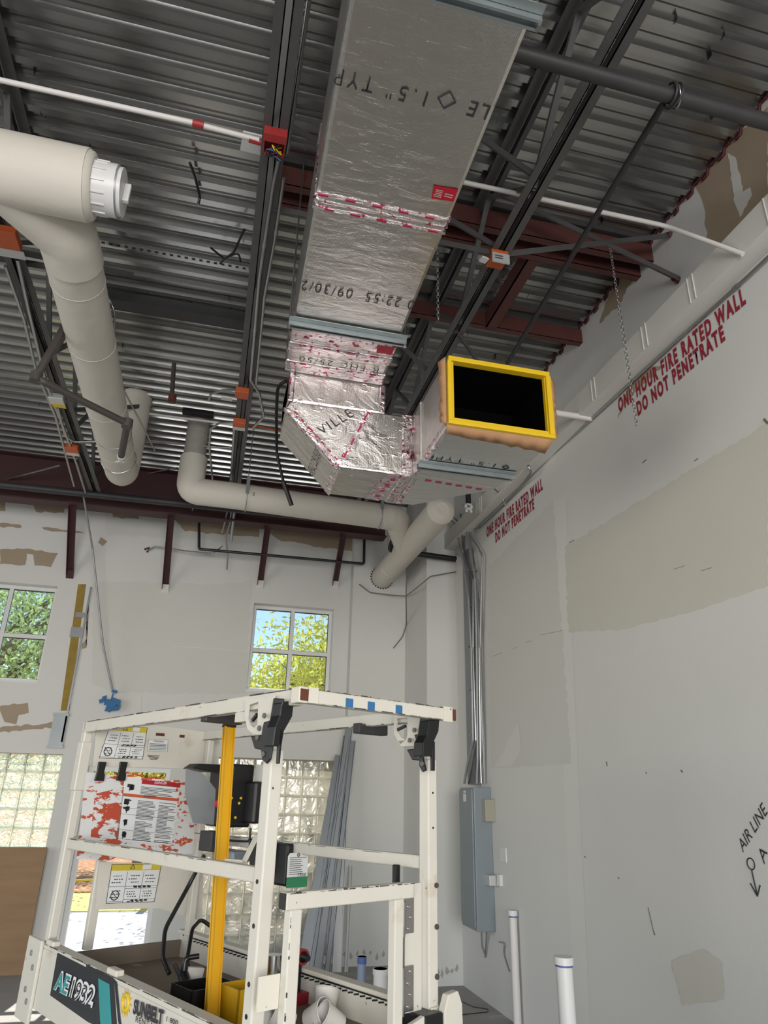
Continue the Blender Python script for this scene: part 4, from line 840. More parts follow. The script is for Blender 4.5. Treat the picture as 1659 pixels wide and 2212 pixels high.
one('caulked_cable', lambda m: m.tube([P(318, 1190, 1, 8.78), P(335, 1180, 1, 8.7), P(400, 1190, 1, 8.6), P(460, 1196, 1, 8.55), P(480, 1180, 1, 8.4)], .008, 8, fil=.06), 'emt', 'thin conduit from the red caulk spot on the far wall', 'cable')
one('fire_caulk_dab', lambda m: m.tube([P(312, 1187, 1, 8.79), P(322, 1183, 1, 8.79), P(318, 1193, 1, 8.79)], .014, 7), 'caulk', 'red caulk dab on the far wall left of the second kicker', 'caulk')
# chains
def chain(label, a, b, nlk, mat='emt'):
    m = MB(); a, b = Vector(a), Vector(b); d = (b-a)/nlk
    for i in range(nlk): c = a+d*(i+.5); dn_ = (1, 0, 0) if i % 2 else (0, 1, 0); s = d.length*.62; up = d.normalized(); side = Vector(dn_).cross(up).normalized() if abs(Vector(dn_).dot(up)) < .9 else Vector((1, 0, 0)); m.tube([c+up*s*math.cos(t_)+side*.009*math.sin(t_) for t_ in [2*PI*k/8 for k in range(9)]], .0022, 4, caps=False)
    return mk('hanging_chain', m, mat, None, label, 'chain')
ca = P(1316, 520, 1, 3.13); cb = P(1351, 915, 1, 3.13); cb2 = Vector((ca.x+.02, ca.y, cb.z)); chain('long chain hanging from the grey angle in front of the right wall stencil', ca, cb2, 60)
ca = P(945, 540, 1, 3.12); cb = P(940, 690, 1, 3.12); chain('short doubled chain hanging right of the large foil duct', (ca.x, ca.y, 4.84), Vector((ca.x, ca.y, cb.z)), 26)

# ================================================================== RIGHT WALL SERVICES
u1 = P(1690, 525, 0, RW-.02); 
conduit('long conduit running along under the soffit on the right wall', [Vector((RW-.02, -2, P(1628, 585, 0, RW-.02).z)), Vector((RW-.02, 2.54, P(1628, 585, 0, RW-.02).z)), P(1190, 985, 0, RW-.02), P(1035, 1140, 0, RW-.02)], .012, fil=0, couplings=((1, .05),))
conduit('upper conduit curving into the soffit above the far stencil', [P(1110, 1000, 0, 2.56), P(1140, 1005, 0, 2.58), P(1148, 1020, 0, 2.62), P(1130, 1045, 0, 2.69), P(1060, 1115, 0, RW-.04), P(1030, 1140, 0, RW-.04)], .011, fil=.05)
conduit('short branch conduit joining the upper one near the corner', [P(1065, 1053, 0, 2.5), P(1085, 1072, 0, RW-.06), P(1092, 1092, 0, RW-.03)], .009)
py_ = 6.95
bot = 1702
spec = [((1003, 1692), (1008, 1660), (1022, 1600), (1018, 1400), (1012, 1290), (1000, 1210), (985, 1135), (960, 1110)),
        ((1012, 1692), (1020, 1650), (1028, 1600), (1022, 1400), (1022, 1250), (1000, 1180), (995, 1110)),
        ((1030, 1692), (1032, 1640), (1030, 1400), (1026, 1250), (1012, 1170), (1005, 1120)),
        ((1040, 1692), (1038, 1640), (1035, 1400), (1030, 1270), (1010, 1225), (1004, 1200), (1002, 1130)),
        ((1036, 1692), (1042, 1600), (1037, 1400), (1042, 1200), (1032, 1180), (1018, 1160), (1010, 1130)),
        ((1046, 1692), (1045, 1600), (1038, 1400), (1035, 1300), (1010, 1150), (1028, 1130))]
nms = ('outermost left', 'second from left', 'third from left', 'fourth from left', 'fifth from left', 'outermost right')
for i, sp_i in enumerate(spec):
    xx = 2.62+.018*i
    conduit('%s of the corner conduits rising from the grey panel' % nms[i], [P(a_, b_, 0, xx) if True else None for a_, b_ in sp_i], .011 if i % 2 else .013, 'emt' if i in (1, 3) else 'emt_grey', 'corner conduits above the panel', fil=.05)
conduit('conduit from the cream wye over to the corner bundle', [P(955, 1105, 1, 7.2), P(975, 1115, 1, 7.25), P(1000, 1135, 1, 7.3), P(1032, 1145, 0, RW-.04)], .010)
conduit('small looped conduit right of the corner bundle', [P(1000, 1090, 1, 7.0), P(1022, 1100, 1, 7.0), P(1030, 1115, 0, RW-.05), P(1028, 1135, 0, RW-.04)], .009)
g_ = P(1012, 1500, 0, 2.66)
t = thing('wiring_trough', 'grey galvanized trough rising behind the corner conduits', 'channel', (2.6, 7.1, 1.9)); m = MB()
pa, pb = P(995, 1690, 0, 2.62), P(1020, 1690, 0, 2.62); m.box(2.66, 2.72, 7.02, 7.20, 1.84, 4.35); mk('trough_body', m, 'stud', t); m = MB()
for zz_ in (2.3, 2.75, 3.2, 3.65, 4.05): m.box(2.595, 2.735, 6.93, 6.96, zz_, zz_+.012)
mk('strap_clip', m, 'emt', t)
# panel
t = thing('electrical_panel', 'tall grey electrical panel on the right wall near the corner', 'electrical panel', (2.64, 6.98, .6))
m = MB(); m.box(2.56, RW, 6.77, 7.17, .60, 1.81); mk('enclosure', m, 'panelgrey', t, bevel=.006); m = MB(); m.box(2.545, 2.56, 6.79, 7.15, .63, 1.79); mk('panel_door', m, 'panelgrey', t, bevel=.004)
m = MB(); m.box(2.541, 2.545, 6.95, 7.02, 1.68, 1.75); m.box(2.541, 2.545, 6.96, 7.01, 1.76, 1.78); mk('panel_label', m, 'whiteplate', t)
def wbox(name, label, cat, px0, px1, d, mat):
    a_, b_ = P(*px0, 0, RW), P(*px1, 0, RW); m = MB(); m.box(RW-d, RW, min(a_.y, b_.y), max(a_.y, b_.y), min(a_.z, b_.z), max(a_.z, b_.z)); return mk(name, m, mat, None, label, cat, bevel=.004)
wbox('timer_box', 'small beige box mounted beside the top of the grey panel', 'electrical box', (1052, 1727), (1071, 1775), .10, 'beige')
wbox('disconnect_box', 'small grey box beside the lower part of the grey panel', 'electrical box', (1066, 1888), (1078, 1914), .09, 'cover')
wbox('blank_cover', 'white cover plate just right of the small grey box', 'electrical box', (1079, 1888), (1087, 1915), .03, 'whiteplate')
wbox('outlet_plate', 'white outlet plate above the small grey box', 'outlet', (1081, 1829), (1096, 1864), .012, 'whiteplate')
wbox('conduit_strap', 'thin conduit line joining the two small boxes', 'conduit', (1058, 1775), (1061, 1888), .02, 'emt_grey')
one('panel_cable', lambda m: (m.tube([P(1040, 2015, 0, 2.66), P(1042, 2045, 0, 2.68), P(1048, 2062, 0, 2.72)], .008, 6), m.tube([P(1051, 2015, 0, 2.70), P(1050, 2045, 0, 2.72), P(1048, 2068, 0, 2.73)], .008, 6)), 'emt_grey', 'two cables hanging under the grey panel', 'cable')
one('wall_cable', lambda m: (m.tube([P(1078, 2035, 0, 2.70), P(1090, 2037, 0, 2.72), P(1088, 2060, 0, 2.73), P(1100, 2098, 0, 2.73)], .006, 6, fil=.04), m.box(2.70, RW, 6.32, 6.36, .28, .40)), 'emt_grey', 'thin loose cable on the wall left of the short white pipe', 'cable')
pp = P(1108, 1978, 0, RW-.045)
t = thing('capped_pvc_pipe', 'slim white capped pipe against the right wall below the panel', 'pipe', (RW-.045, pp.y, 0)); cyl(t, [(RW-.045, pp.y, 0), (RW-.045, pp.y, pp.z)], .032, 'white_pipe', 'pipe_run'); cyl(t, [(RW-.045, pp.y, pp.z), (RW-.045, pp.y, pp.z+.04)], .040, 'pvc', 'end_cap'); cyl(t, [(RW-.045, pp.y, pp.z-.012), (RW-.045, pp.y, pp.z)], .036, 'blue', 'primer_ring')
pp = P(1217, 2066, 1, 4.0)
t = thing('capped_pvc_pipe', 'white capped pipe standing free at the bottom right, closest to the camera', 'pipe', (pp.x, 4.0, 0)); cyl(t, [(pp.x, 4.0, 0), (pp.x, 4.0, pp.z-.03)], .044, 'pvc', 'pipe_run'); cyl(t, [(pp.x, 4.0, pp.z-.035), (pp.x, 4.0, pp.z)], .052, 'pvc', 'end_cap', 32); cyl(t, [(pp.x, 4.0, pp.z-.045), (pp.x, 4.0, pp.z-.034)], .047, 'blue', 'primer_ring', 32)
pp = P(782, 2066, 1, 6.6); t = thing('capped_pvc_pipe', 'bluish floor stub pipe with a blue cap near the corner', 'pipe', (pp.x, 6.6, 0)); cyl(t, [(pp.x, 6.6, 0), (pp.x, 6.6, pp.z)], .035, 'bluewhite', 'pipe_run'); cyl(t, [(pp.x, 6.6, pp.z-.05), (pp.x, 6.6, pp.z)], .038, 'blue', 'end_cap')
pp = P(822, 2092, 1, 6.3); t = thing('capped_pvc_pipe', 'short thick white floor stub pipe near the corner', 'pipe', (pp.x, 6.3, 0)); cyl(t, [(pp.x, 6.3, 0), (pp.x, 6.3, pp.z)], .055, 'pvc', 'pipe_run'); cyl(t, [(pp.x, 6.3, pp.z-.04), (pp.x, 6.3, pp.z)], .062, 'pvc', 'end_cap')
one('floor_wire', lambda m: m.tube([P(997, 2163, 2, .004), P(1022, 2175, 2, .006), P(1055, 2180, 2, .004), P(1054, 2186, 2, .006), P(995, 2192, 2, .004)], .003, 5, fil=.03), 'black', 'loose wire lying on the floor by the right wall', 'wire')
one('loose_cable', lambda m: m.tube([P(776, 1262, 1, 8.6), P(800, 1280, 1, 8.55), P(840, 1285, 1, 8.5), P(877, 1288, 1, 8.4), P(900, 1270, 1, 7.65), P(930, 1245, 1, 7.62), P(985, 1235, 1, 7.62)], .007, 6, fil=.08), 'tan', 'grey cord looping across the far wall below the wye pipe', 'cord')
one('loose_cable', lambda m: m.tube([P(908, 1210, 1, 7.6), P(878, 1250, 1, 7.62), P(877, 1290, 1, 7.66), P(878, 1350, 1, 8.55), P(870, 1375, 1, 8.58), P(850, 1400, 1, 8.58)], .007, 6, fil=.08), 'tan', 'grey cord hanging down the corner of the chase', 'cord')
# plywood and studs
m = MB(); m.box(-3.2, -1.50, 8.70, 8.72, -.0, 1.14); t = mk('plywood_sheet', m, 'ply', None, 'weathered plywood sheet covering the opening under the left glass block', 'plywood')
def stud(label, top, botm, w, mat='stud', grp='metal studs leaning by the glass block'):
    a_ = P(*top, 1, 8.55); b_ = P(*botm, 2, .02); b_ = Vector((b_.x, min(b_.y, 8.3), .02)); t = thing('leaning_metal_stud', label, 'stud', b_, grp); m = MB(); m.beam(b_, a_, w, .004, up=(0, -1, 0)); m.beam(b_+Vector((-w/2, -.02, 0)), a_+Vector((-w/2, -.02, 0)), .004, .04, up=(0, -1, 0)); m.beam(b_+Vector((w/2, -.02, 0)), a_+Vector((w/2, -.02, 0)), .004, .04, up=(0, -1, 0)); mk('channel', m, mat, t)
stud('widest leaning metal stud, leftmost of the bundle', (735, 1632), (652, 2105), .12)
stud('tall leaning metal stud behind the widest one', (755, 1560), (683, 2098), .08)
stud('darker leaning metal stud in the middle of the bundle', (748, 1590), (668, 2102), .07)
stud('slim leaning metal stud at the right of the bundle', (762, 1600), (700, 2092), .05)
stud('pale leaning metal stud showing its flat face', (742, 1700), (715, 2085), .09, 'winframe')
stud('short pale trim piece leaning beside the pilaster', (757, 1870), (735, 2085), .03, 'winframe')

# ================================================================== SCISSOR LIFT
TH = math.radians(28.5); LO = Vector((.285, 2.353, 0)); LU = Vector((math.cos(TH), math.sin(TH), 0)); LV = Vector((-math.sin(TH), math.cos(TH), 0)); LZ = Vector((0, 0, 1))
LW, LL = .665, 1.85
def L3(u, v, z): return LO+LU*u+LV*v+LZ*z
def Lp(px, py, ax, val):
    d = CF+(px-829.5)/FPX*CR-(py-1106)/FPX*CU; nrm = LU if ax == 'u' else LV
    t = ((LO-CAM).dot(nrm)+val)/d.dot(nrm); q = CAM+d*t-LO; return (q.dot(LU), q.dot(LV), q.z)
def lb(m, u0, u1, v0, v1, z0, z1, mi=0): return m.hexa([L3(u0, v0, z0), L3(u1, v0, z0), L3(u1, v1, z0), L3(u0, v1, z0), L3(u0, v0, z1), L3(u1, v0, z1), L3(u1, v1, z1), L3(u0, v1, z1)], mi)
lift = thing('scissor_lift', 'white rust-chipped scissor lift with folding guard rails and a half gate', 'scissor lift', L3(LW/2, LL/2, 0))
def lp(name, fn, mat, bevel=0, **k): m = MB(); fn(m); return mk(name, m, mat, lift, bevel=bevel, **k)
TOP = 2.03; MID = 1.47; TT = 1.05; TB = .80
def tubebox(name, u0, u1, v0, v1, z0, z1, mat='lift', bevel=.005): return lp(name, lambda m: lb(m, u0, u1, v0, v1, z0, z1), mat, bevel)
# top rails
r1 = tubebox('top_rail', -.02, .02, -.0, LL, TOP-.055, TOP)
r2 = tubebox('top_rail', LW-.02, LW+.02, .0, LL, TOP-.05, TOP)
r3 = tubebox('top_rail', -.0, LW+.05, -.045, -.008, TOP-.05, TOP-.004)
r4 = tubebox('top_rail', -.02, LW+.02, LL-.02, LL+.02, TOP-.05, TOP)
lp('rail_end_cap', lambda m: (lb(m, -.035, 0, -.05, .0, TOP-.052, TOP)), 'liftrust', .004)
lp('tube_bore', lambda m: lb(m, -.032, .0, -.052, -.049, TOP-.045, TOP-.008), 'rust'); lp('tube_bore', lambda m: lb(m, LW+.03, LW+.052, -.048, -.012, TOP-.048, TOP-.006), 'rust')
lp('rail_corner_tab', lambda m: lb(m, LW-.02, LW+.03, -.05, -.044, TOP-.055, TOP), 'liftrust'); lp('rail_corner_tab', lambda m: lb(m, .0, .04, -.052, -.046, TOP-.05, TOP), 'liftrust')
# mid rails
tubebox('mid_rail', -.016, .016, .14, LL, MID-.028, MID+.018)
tubebox('mid_rail', LW-.016, LW+.016, .06, LL, MID-.01, MID+.035)
tubebox('mid_rail', 0, LW, LL-.016, LL+.016, MID-.02, MID+.022)
# posts
tubebox('post', -.024, .024, .10, .15, .55, 1.84)
tubebox('post', LW-.024, LW+.024, .030, .080, .80, 1.84)
tubebox('post', -.02, .02, LL-.03, LL+.02, .80, TOP-.05)
tubebox('post', LW-.018, LW+.018, LL-.10, LL-.06, 1.0, TOP-.05)
tubebox('post_sleeve', -.026, .026, LL-.036, LL+.026, 1.70, 1.93)
tubebox('end_post', .16, .205, LL-.01, LL+.02, 1.0, 1.44)
for z in (1.33, 1.18, 1.10, 1.45): lp('post_plug_hole', lambda m: m.disc(L3(-.0245, .125, z), -LU, .007, .001, 10), 'black')
for z in (1.72, 1.6): lp('post_plug_hole', lambda m: m.disc(L3(LW+.0, .0295, z), -LV, .004, .001, 10), 'black')
# folding brackets: outlines in photo pixels, set on the planes of the side and the gate end
def pu_(name, pix, u, th, mat, bevel=0):
    q = [Lp(x, y, 'u', u) for x, y in pix]; return lp(name, lambda m: m.prism([(p[1], p[2]) for p in q], L3(u, 0, 0), LV, LZ, LU*th), mat, bevel)
def pv_(name, pix, v, th, mat, bevel=0):
    q = [Lp(x, y, 'v', v) for x, y in pix]; return lp(name, lambda m: m.prism([(p[0], p[2]) for p in q], L3(0, v, 0), LU, LZ, LV*th), mat, bevel)
def many(name, shapes, mat):
    for f in shapes: m = MB(); f(m); mk(name, m, mat, lift)
for du, dv, latch, slotleg, arm, lobe, foot, bolts, pin in (
    (-.03, .03, ((558, 1508), (592, 1502), (584, 1556), (571, 1560), (567, 1587), (556, 1587), (545, 1584), (549, 1572), (556, 1565)),
     ((530, 1510), (558, 1508), (558, 1516), (537, 1523), (534, 1548), (540, 1566), (549, 1572), (545, 1584), (534, 1574), (528, 1545)),
     ((590, 1508), (611, 1509), (606, 1545), (596, 1566), (597, 1606), (588, 1610), (583, 1640), (575, 1650), (565, 1641), (563, 1620), (549, 1617), (541, 1590), (564, 1587), (569, 1560), (582, 1557)),
     ((608, 1517), (636, 1512), (632, 1548), (614, 1580), (609, 1612), (588, 1612), (594, 1570), (604, 1545)), ((604, 1575), (612, 1575), (605, 1650), (600, 1650)),
     ((572, 1546), (561, 1573), (570, 1629), (557, 1593)), ((546, 1556), (556, 1543))),
    (LW-.03, -.035, ((880, 1543), (907, 1544), (905, 1584), (898, 1588), (896, 1611), (866, 1612), (861, 1600), (876, 1599), (880, 1590)),
     ((850, 1543), (882, 1543), (882, 1550), (857, 1552), (857, 1578), (866, 1592), (876, 1599), (864, 1608), (851, 1585)),
     ((907, 1548), (931, 1550), (921, 1590), (914, 1605), (914, 1640), (920, 1664), (912, 1668), (905, 1655), (905, 1643), (890, 1642), (878, 1619), (897, 1617), (900, 1602), (894, 1587), (905, 1585)),
     ((926, 1556), (950, 1553), (948, 1580), (938, 1602), (934, 1634), (913, 1634), (914, 1604), (922, 1588)), ((934, 1600), (940, 1602), (940, 1665), (934, 1665)),
     ((896, 1577), (886, 1599), (913, 1650), (906, 1632)), ((858, 1577), (876, 1568)))):
    pu_('latch_plate', latch, du-.006, .006, 'lift'); pu_('latch_plate', slotleg, du-.006, .006, 'lift')
    pu_('hinge_arm', arm, du-.016, .008, 'black', .003); pv_('hinge_arm', lobe, dv, .05, 'black', .004); pv_('hinge_arm', foot, dv, .012, 'black', .002)
    for b_ in bolts:
        q_ = Lp(*b_, 'u', du-.016); lp('bolt', lambda m: m.disc(L3(*q_), -LU, .009, .005, 10), 'hingebar')
    a_, b_ = [L3(*Lp(*p_, 'u', du)) for p_ in pin]; lp('latch_pin', lambda m: m.beam(a_, b_, .010, .010), 'black')
lp('top_rail_tab', lambda m: lb(m, -.022, .022, .28, .36, TOP-.09, TOP-.05), 'lift')
# rusty chipped edges of the rails
def chips(p, q, n_, seed, h=.003, out=-LV*.001, side=LZ):
    rr = random.Random(seed); p, q = Vector(p), Vector(q); m = MB(); d = q-p
    for k in range(n_):
        t0 = rr.random()*.97; t1 = min(1, t0+rr.uniform(.006, .05)); hh = h*.6*rr.choice((.4, .6, 1, 1, 2.0)); m.obox(p+d*t0+out, d*(t1-t0), side*hh, out*.6)
    mk('rust_chip', m, 'brown_pipe', lift, kind='stuff')
chips(L3(0, -.046, TOP-.006), L3(LW, -.046, TOP-.006), 34, 1); chips(L3(0, -.046, TOP-.05), L3(LW, -.046, TOP-.05), 26, 2, .003)
chips(L3(-.021, 0, TOP-.005), L3(-.021, LL, TOP-.005), 50, 3, .004, -LU*.001); chips(L3(-.021, 0, TOP-.056), L3(-.021, LL, TOP-.056), 34, 4, .003, -LU*.001)
chips(L3(LW-.021, 0, TOP-.05), L3(LW-.021, LL, TOP-.05), 40, 5, .003, -LU*.001); chips(L3(-.017, .15, MID+.014), L3(-.017, LL, MID+.014), 20, 6, .003, -LU*.001)
chips(L3(-.012, -.021, 1.428), L3(.52, -.021, 1.428), 30, 7, .005); chips(L3(LW-.017, .06, MID+.03), L3(LW-.017, LL, MID+.03), 24, 8, .003, -LU*.001)
chips(L3(-.031, .06, TT-.003), L3(-.031, LL, TT-.003), 60, 9, .004, -LU*.001); chips(L3(.012, -.013, .9), L3(.012, -.013, 1.38), 14, 10, .004, -LV*.001, LU)
def stub(pix, ax, val, ln):
    u, v, z = Lp(*pix, ax, val)
    lp('rail_socket', lambda m: (lb(m, u-.015, u+.15, v-.022, v+.022, z-.020, z+.022)), 'dark', .004)
    lp('socket_bore', lambda m: lb(m, u+.15, u+.151, v-.017, v+.017, z-.015, z+.017), 'black')
    lp('socket_tab', lambda m: lb(m, u+.0, u+.03, v-.022, v+.018, z+.018, TOP-.04), 'lift')
stub((447, 1548), 'u', .0, 0); stub((775, 1574), 'u', LW-.04, 0)
# gate
lp('gate_top_bar', lambda m: lb(m, -.012, .52, -.02, .018, 1.385, 1.432), 'lift', .004)
lp('bar_end', lambda m: lb(m, -.0135, -.012, -.018, .016, 1.387, 1.430), 'black')
lp('gate_leg', lambda m: lb(m, .012, .055, -.012, .022, .80, 1.385), 'lift', .004)
lp('gate_leg', lambda m: lb(m, .438, .478, -.012, .022, .98, 1.385), 'lift', .004)
lp('gate_plate', lambda m: (lb(m, -.06, .012, .02, .026, 1.135, 1.22)), 'liftrust')
lp('hinge_plate', lambda m: lb(m, .50, .62, .045, .051, 1.04, 1.42), 'lift')
lp('piano_hinge', lambda m: m.tube([L3(.515, .036, 1.04), L3(.515, .036, 1.40)], .011, 10), 'hingebar')
for z0 in (1.27, 1.045):
    leaf_ = lp('hinge_leaf', lambda m: lb(m, .52, .575, .036, .041, z0, z0+.13), 'stainless', .004)
    lp('hinge_knuckle', lambda m: (m.tube([L3(.512, .03, z0-.005), L3(.512, .03, z0+.13)], .011, 12), m.tube([L3(.512, .03, z0+.025), L3(.512, .03, z0+.10)], .013, 12)), 'emt')
    for k in range(4): m = MB(); m.disc(L3(.548+.01*(k % 2), .036, z0+.015+.033*k), -LV, .005, .003, 8); mk('rivet', m, 'chrome', leaf_)
for z in (1.41, 1.28, 1.13): lp('bolt', lambda m: m.disc(L3(LW+.014, .030, z), -LV, .009, .006, 10), 'brown_pipe')
lp('gate_grip', lambda m: lb(m, .60, .625, .16, .18, 1.40, 1.47), 'black', .004)
# toe boards
lp('toe_board', lambda m: (lb(m, -.03, -.012, .06, LL+.02, TB, TT-.02), lb(m, -.03, .022, .06, LL+.02, TT-.02, TT)), 'lift', .003)
lp('toe_board', lambda m: (lb(m, LW-.005, LW+.02, .02, LL, TB, 1.03), lb(m, LW-.022, LW+.03, .02, LL, 1.03, 1.045)), 'liftrust', .003)
lp('toe_board_slot', lambda m: [m.obox(L3(LW-.0065, .1+.035*i, 1.010), LV*.030-LZ*.006, LZ*.006, LU*.001) for i in range(46)], 'black', kind='stuff')
lp('lip_shade_strip', lambda m: m.obox(L3(LW-.0062, .03, 1.018), LV*(LL-.06), LZ*.006, LU*.001), 'black')  # black strip painted as the shade under the lip
lp('toe_board', lambda m: lb(m, -.01, LW, LL-.02, LL, TB, .998), 'liftfloor')
lp('platform_deck', lambda m: lb(m, -.02, LW+.01, .0, LL, .90, .925), 'liftfloor')
lp('corner_plate', lambda m: (lb(m, -.045, -.03, LL-.02, LL+.16, .74, 1.06)), 'lift', .004)
for a, z in ((.08, 1.0), (.07, .86), (.03, .95), (.03, .82)): lp('bolt', lambda m: m.disc(L3(-.045, LL+a, z), -LU, .012, .005, 12), 'emt_grey')
for v in (LL-.14, 1.02): lp('hinge_knob', lambda m: lb(m, -.035, .0, v, v+.09, TT, TT+.022), 'liftrust', .006)
lp('kick_box', lambda m: m.prism([(.40, .95), (.43, 1.015), (.56, 1.045), (.56, .80), (.40, .80)], L3(0, -.03, 0), LU, LZ, LV*.02), 'lift', .003)
lp('battery_box', lambda m: lb(m, .57, .66, -.02, .10, .80, 1.04), 'black', .006)
lp('corner_fender', lambda m: (m.prism([(0, .7), (0, 1.04), (.02, 1.085), (.07, 1.09), (.09, 1.05), (.10, .7)], L3(LW+.0, -.02, 0), LU, LZ, LV*.03)), 'lift', .004)
# decals on the near toe board
def dec(name, pix, mat, off): return pu_(name, pix, -.031-off, .0006, mat)
dec('decal_panel', ((124, 2058), (238, 2116), (246, 2124), (252, 2212), (262, 2240), (190, 2208), (108, 2150)), 'decalblack', .001)
dec('decal_stripe', ((212, 2113), (236, 2126), (241, 2212), (243, 2234), (219, 2222), (216, 2204)), 'teal', .002)
dec('decal_outline', ((186, 2083), (243, 2112), (252, 2122), (260, 2205), (268, 2245), (262, 2240), (255, 2206), (247, 2125), (240, 2117), (186, 2089)), 'decalblack', .0022)
def ltext(body, a, b, h, mat, nm, off, bold, shear=.0, spacing=1.0):
    p_, q_ = L3(*Lp(*a, 'u', -.033)), L3(*Lp(*b, 'u', -.033)); d_ = q_-p_; up_ = (-LU).cross(d_).normalized(); up_ = up_ if up_.z > 0 else -up_
    return text(lift, body, p_, d_, up_, d_.length, h, mat, nm, off, bold=bold, shear=shear, spacing=spacing)
ltext('AE', (116, 2137), (149, 2154), .076, 'sticker', 'model_lettering', .002, .07, .2)
ltext('AE', (118, 2136), (147, 2151), .066, 'teal', 'model_lettering', .004, .02, .2)
ltext('1932', (149, 2155), (201, 2181), .078, 'sticker', 'model_lettering', .002, .07, .2)
ltext('1932', (152, 2154), (198, 2177), .064, 'decalblack', 'model_lettering', .004, -.01, .2)
c = L3(*Lp(272, 2166, 'u', -.0325)); m = MB()
for i in range(12):
    an = 2*PI*i/12; m.prism([(math.cos(an-.2)*.026, math.sin(an-.2)*.026), (math.cos(an+.2)*.026, math.sin(an+.2)*.026), (math.cos(an)*.046, math.sin(an)*.046)], c, -LV, LZ, -LU*.001)
m.torus(c, LU, .024, .008, 24, 6); mk('sun_emblem', m, 'decalyellow', lift)
ltext('SUNBELT', (288, 2190), (352, 2217), .045, 'ink', 'company_lettering', .003, .05)
ltext('RENTALS', (294, 2207), (345, 2229), .018, 'ink', 'company_lettering', .003, .01, spacing=1.3)
ltext('1 800', (361, 2206), (385, 2216), .014, 'ink', 'company_lettering', .003, .01)
# blue tape on the near top rail
for i, px in enumerate((755, 802, 862)):
    u, v, z = Lp(px, 1518+7*i, 'v', -.046); lp('tape_patch', lambda m: lb(m, u-.016, u+.016, -.047, -.045, z-.016, z+.014), 'bluetape')
# sign plates at the far end
def plate(name, pix, v, mat, th=.006):
    pts = [Lp(*p, 'v', v) for p in pix]; return lp(name, lambda m: m.prism([(p[0], p[2]) for p in pts], L3(0, v, 0), LU, LZ, LV*th), mat)
VP_ = LL-.03
plate('upper_sign_plate', ((208, 1572), (300, 1562), (475, 1585), (470, 1700), (400, 1660), (200, 1655)), VP_, 'lift')
plate('main_sign_plate', ((186, 1668), (392, 1690), (470, 1700), (440, 1765), (430, 1842), (345, 1850), (265, 1846), (235, 1860), (166, 1855)), VP_-.02, 'scraped')
plate('scraped_orange_area', ((205, 1715), (268, 1700), (255, 1815), (196, 1808)), VP_-.023, 'scraped2', .002)
plate('manual_box', ((215, 1862), (440, 1868), (437, 1990), (345, 1962), (205, 1965)), VP_, 'lift')
for u, s_ in ((.36, .05), (.50, .03)): lp('plate_chip', lambda m: lb(m, u, u+s_, VP_-.002, VP_, 1.985, 2.0), 'rust')
def sticker(c00, c10, c11, c01, v, head, title=None, rows=0, cols=(), hcol='stickyel', nm='warning_sticker', frame=True):
    """placard given by its four photo corners on the plane v"""
    q = [Lp(*p, 'v', v) for p in (c00, c10, c11, c01)]; q = [Vector((a[0], 0, a[2])) for a in q]
    def at(s, t): return (q[0]*(1-s)+q[1]*s)*(1-t)+(q[3]*(1-s)+q[2]*s)*t
    def quad(m, s0, s1, t0, t1, d, mi=0):
        ps = [at(s0, t0), at(s1, t0), at(s1, t1), at(s0, t1)]; m.prism([(p.x, p.z) for p in ps], L3(0, v-d, 0), LU, LZ, LV*.0006, mi)
    m = MB(); quad(m, 0, 1, 0, 1, .001)
    if head: quad(m, 0, 1, 1-head, 1, .002, 1)
    st = mk(nm, m, ['sticker', hcol], lift); m = MB()
    if frame:
        for s0, s1, t0, t1 in ((0, 1, 0, .012), (0, 1, .988, 1), (0, .01, 0, 1), (.99, 1, 0, 1)): quad(m, s0, s1, t0, t1, .003)
    return st, m, quad, at
def pictos(m, quad, rnd, cells):
    for s0, s1, t0, t1 in cells:
        for a in ((s0, s1, t0, t0+.008), (s0, s0+.006, t0, t1)): quad(m, *a, .003)
        for k in range(3):
            yy = t0+(t1-t0)*(.25+.22*k); x0 = s0+(s1-s0)*rnd.uniform(.12, .3); 
            for j in range(4): a = x0+(s1-s0)*.14*j; quad(m, a, a+(s1-s0)*rnd.uniform(.06, .12), yy, yy+.022, .003)
rnd = random.Random(5)
cells = [(.0, .33, .42, .80), (.33, .66, .42, .80), (.66, 1, .42, .80), (.33, 1, .36, .44), (0, .33, .04, .42), (.33, .66, .08, .36), (.66, 1, .08, .36), (.33, 1, .0, .08)]
for cs, v in ((((213, 1638), (308, 1640), (318, 1572), (238, 1565)), VP_-.001), (((228, 1952), (333, 1948), (349, 1865), (241, 1867)), VP_-.001)):
    st, m, quad, at = sticker(*cs, v, .17); pictos(m, quad, rnd, cells)
    p = at(.15, .20); cc = L3(p.x, v-.004, p.z); m.torus(cc, LV, .020, .0022, 18, 5); m.beam(cc-LU*.013+LZ*.013, cc+LU*.013-LZ*.013, .002, .003, up=LV)
    p = at(.42, .91); cc = L3(p.x, v-.003, p.z)
    for a, b in ((-90, 30), (30, 150), (150, 270)):
        A_ = cc+(LU*math.cos(math.radians(a+180))+LZ*math.sin(math.radians(a+180)))*.014; B_ = cc+(LU*math.cos(math.radians(b+180))+LZ*math.sin(math.radians(b+180)))*.014; m.beam(A_, B_, .002, .0025, up=LV)
    mk('sticker_print', m, 'ink', st, kind='stuff'); m = MB(); quad(m, .62, .80, .85, .98, .003); mk('booklet_symbol', m, 'sticker', st)
st, m, quad, at = sticker((318, 1622), (361, 1624), (363, 1598), (320, 1597), VP_-.001, 0)
for k in range(5): quad(m, .08, .92, .12+.12*k, .16+.12*k, .003)
mk('sticker_print', m, 'ink', st, kind='stuff'); text(st, 'WARNING', L3(at(.25, .8).x, VP_-.004, at(.25, .8).z), LU, LZ, .06, .008, 'ink', 'sticker_title', .001)
m = MB(); v = VP_-.001
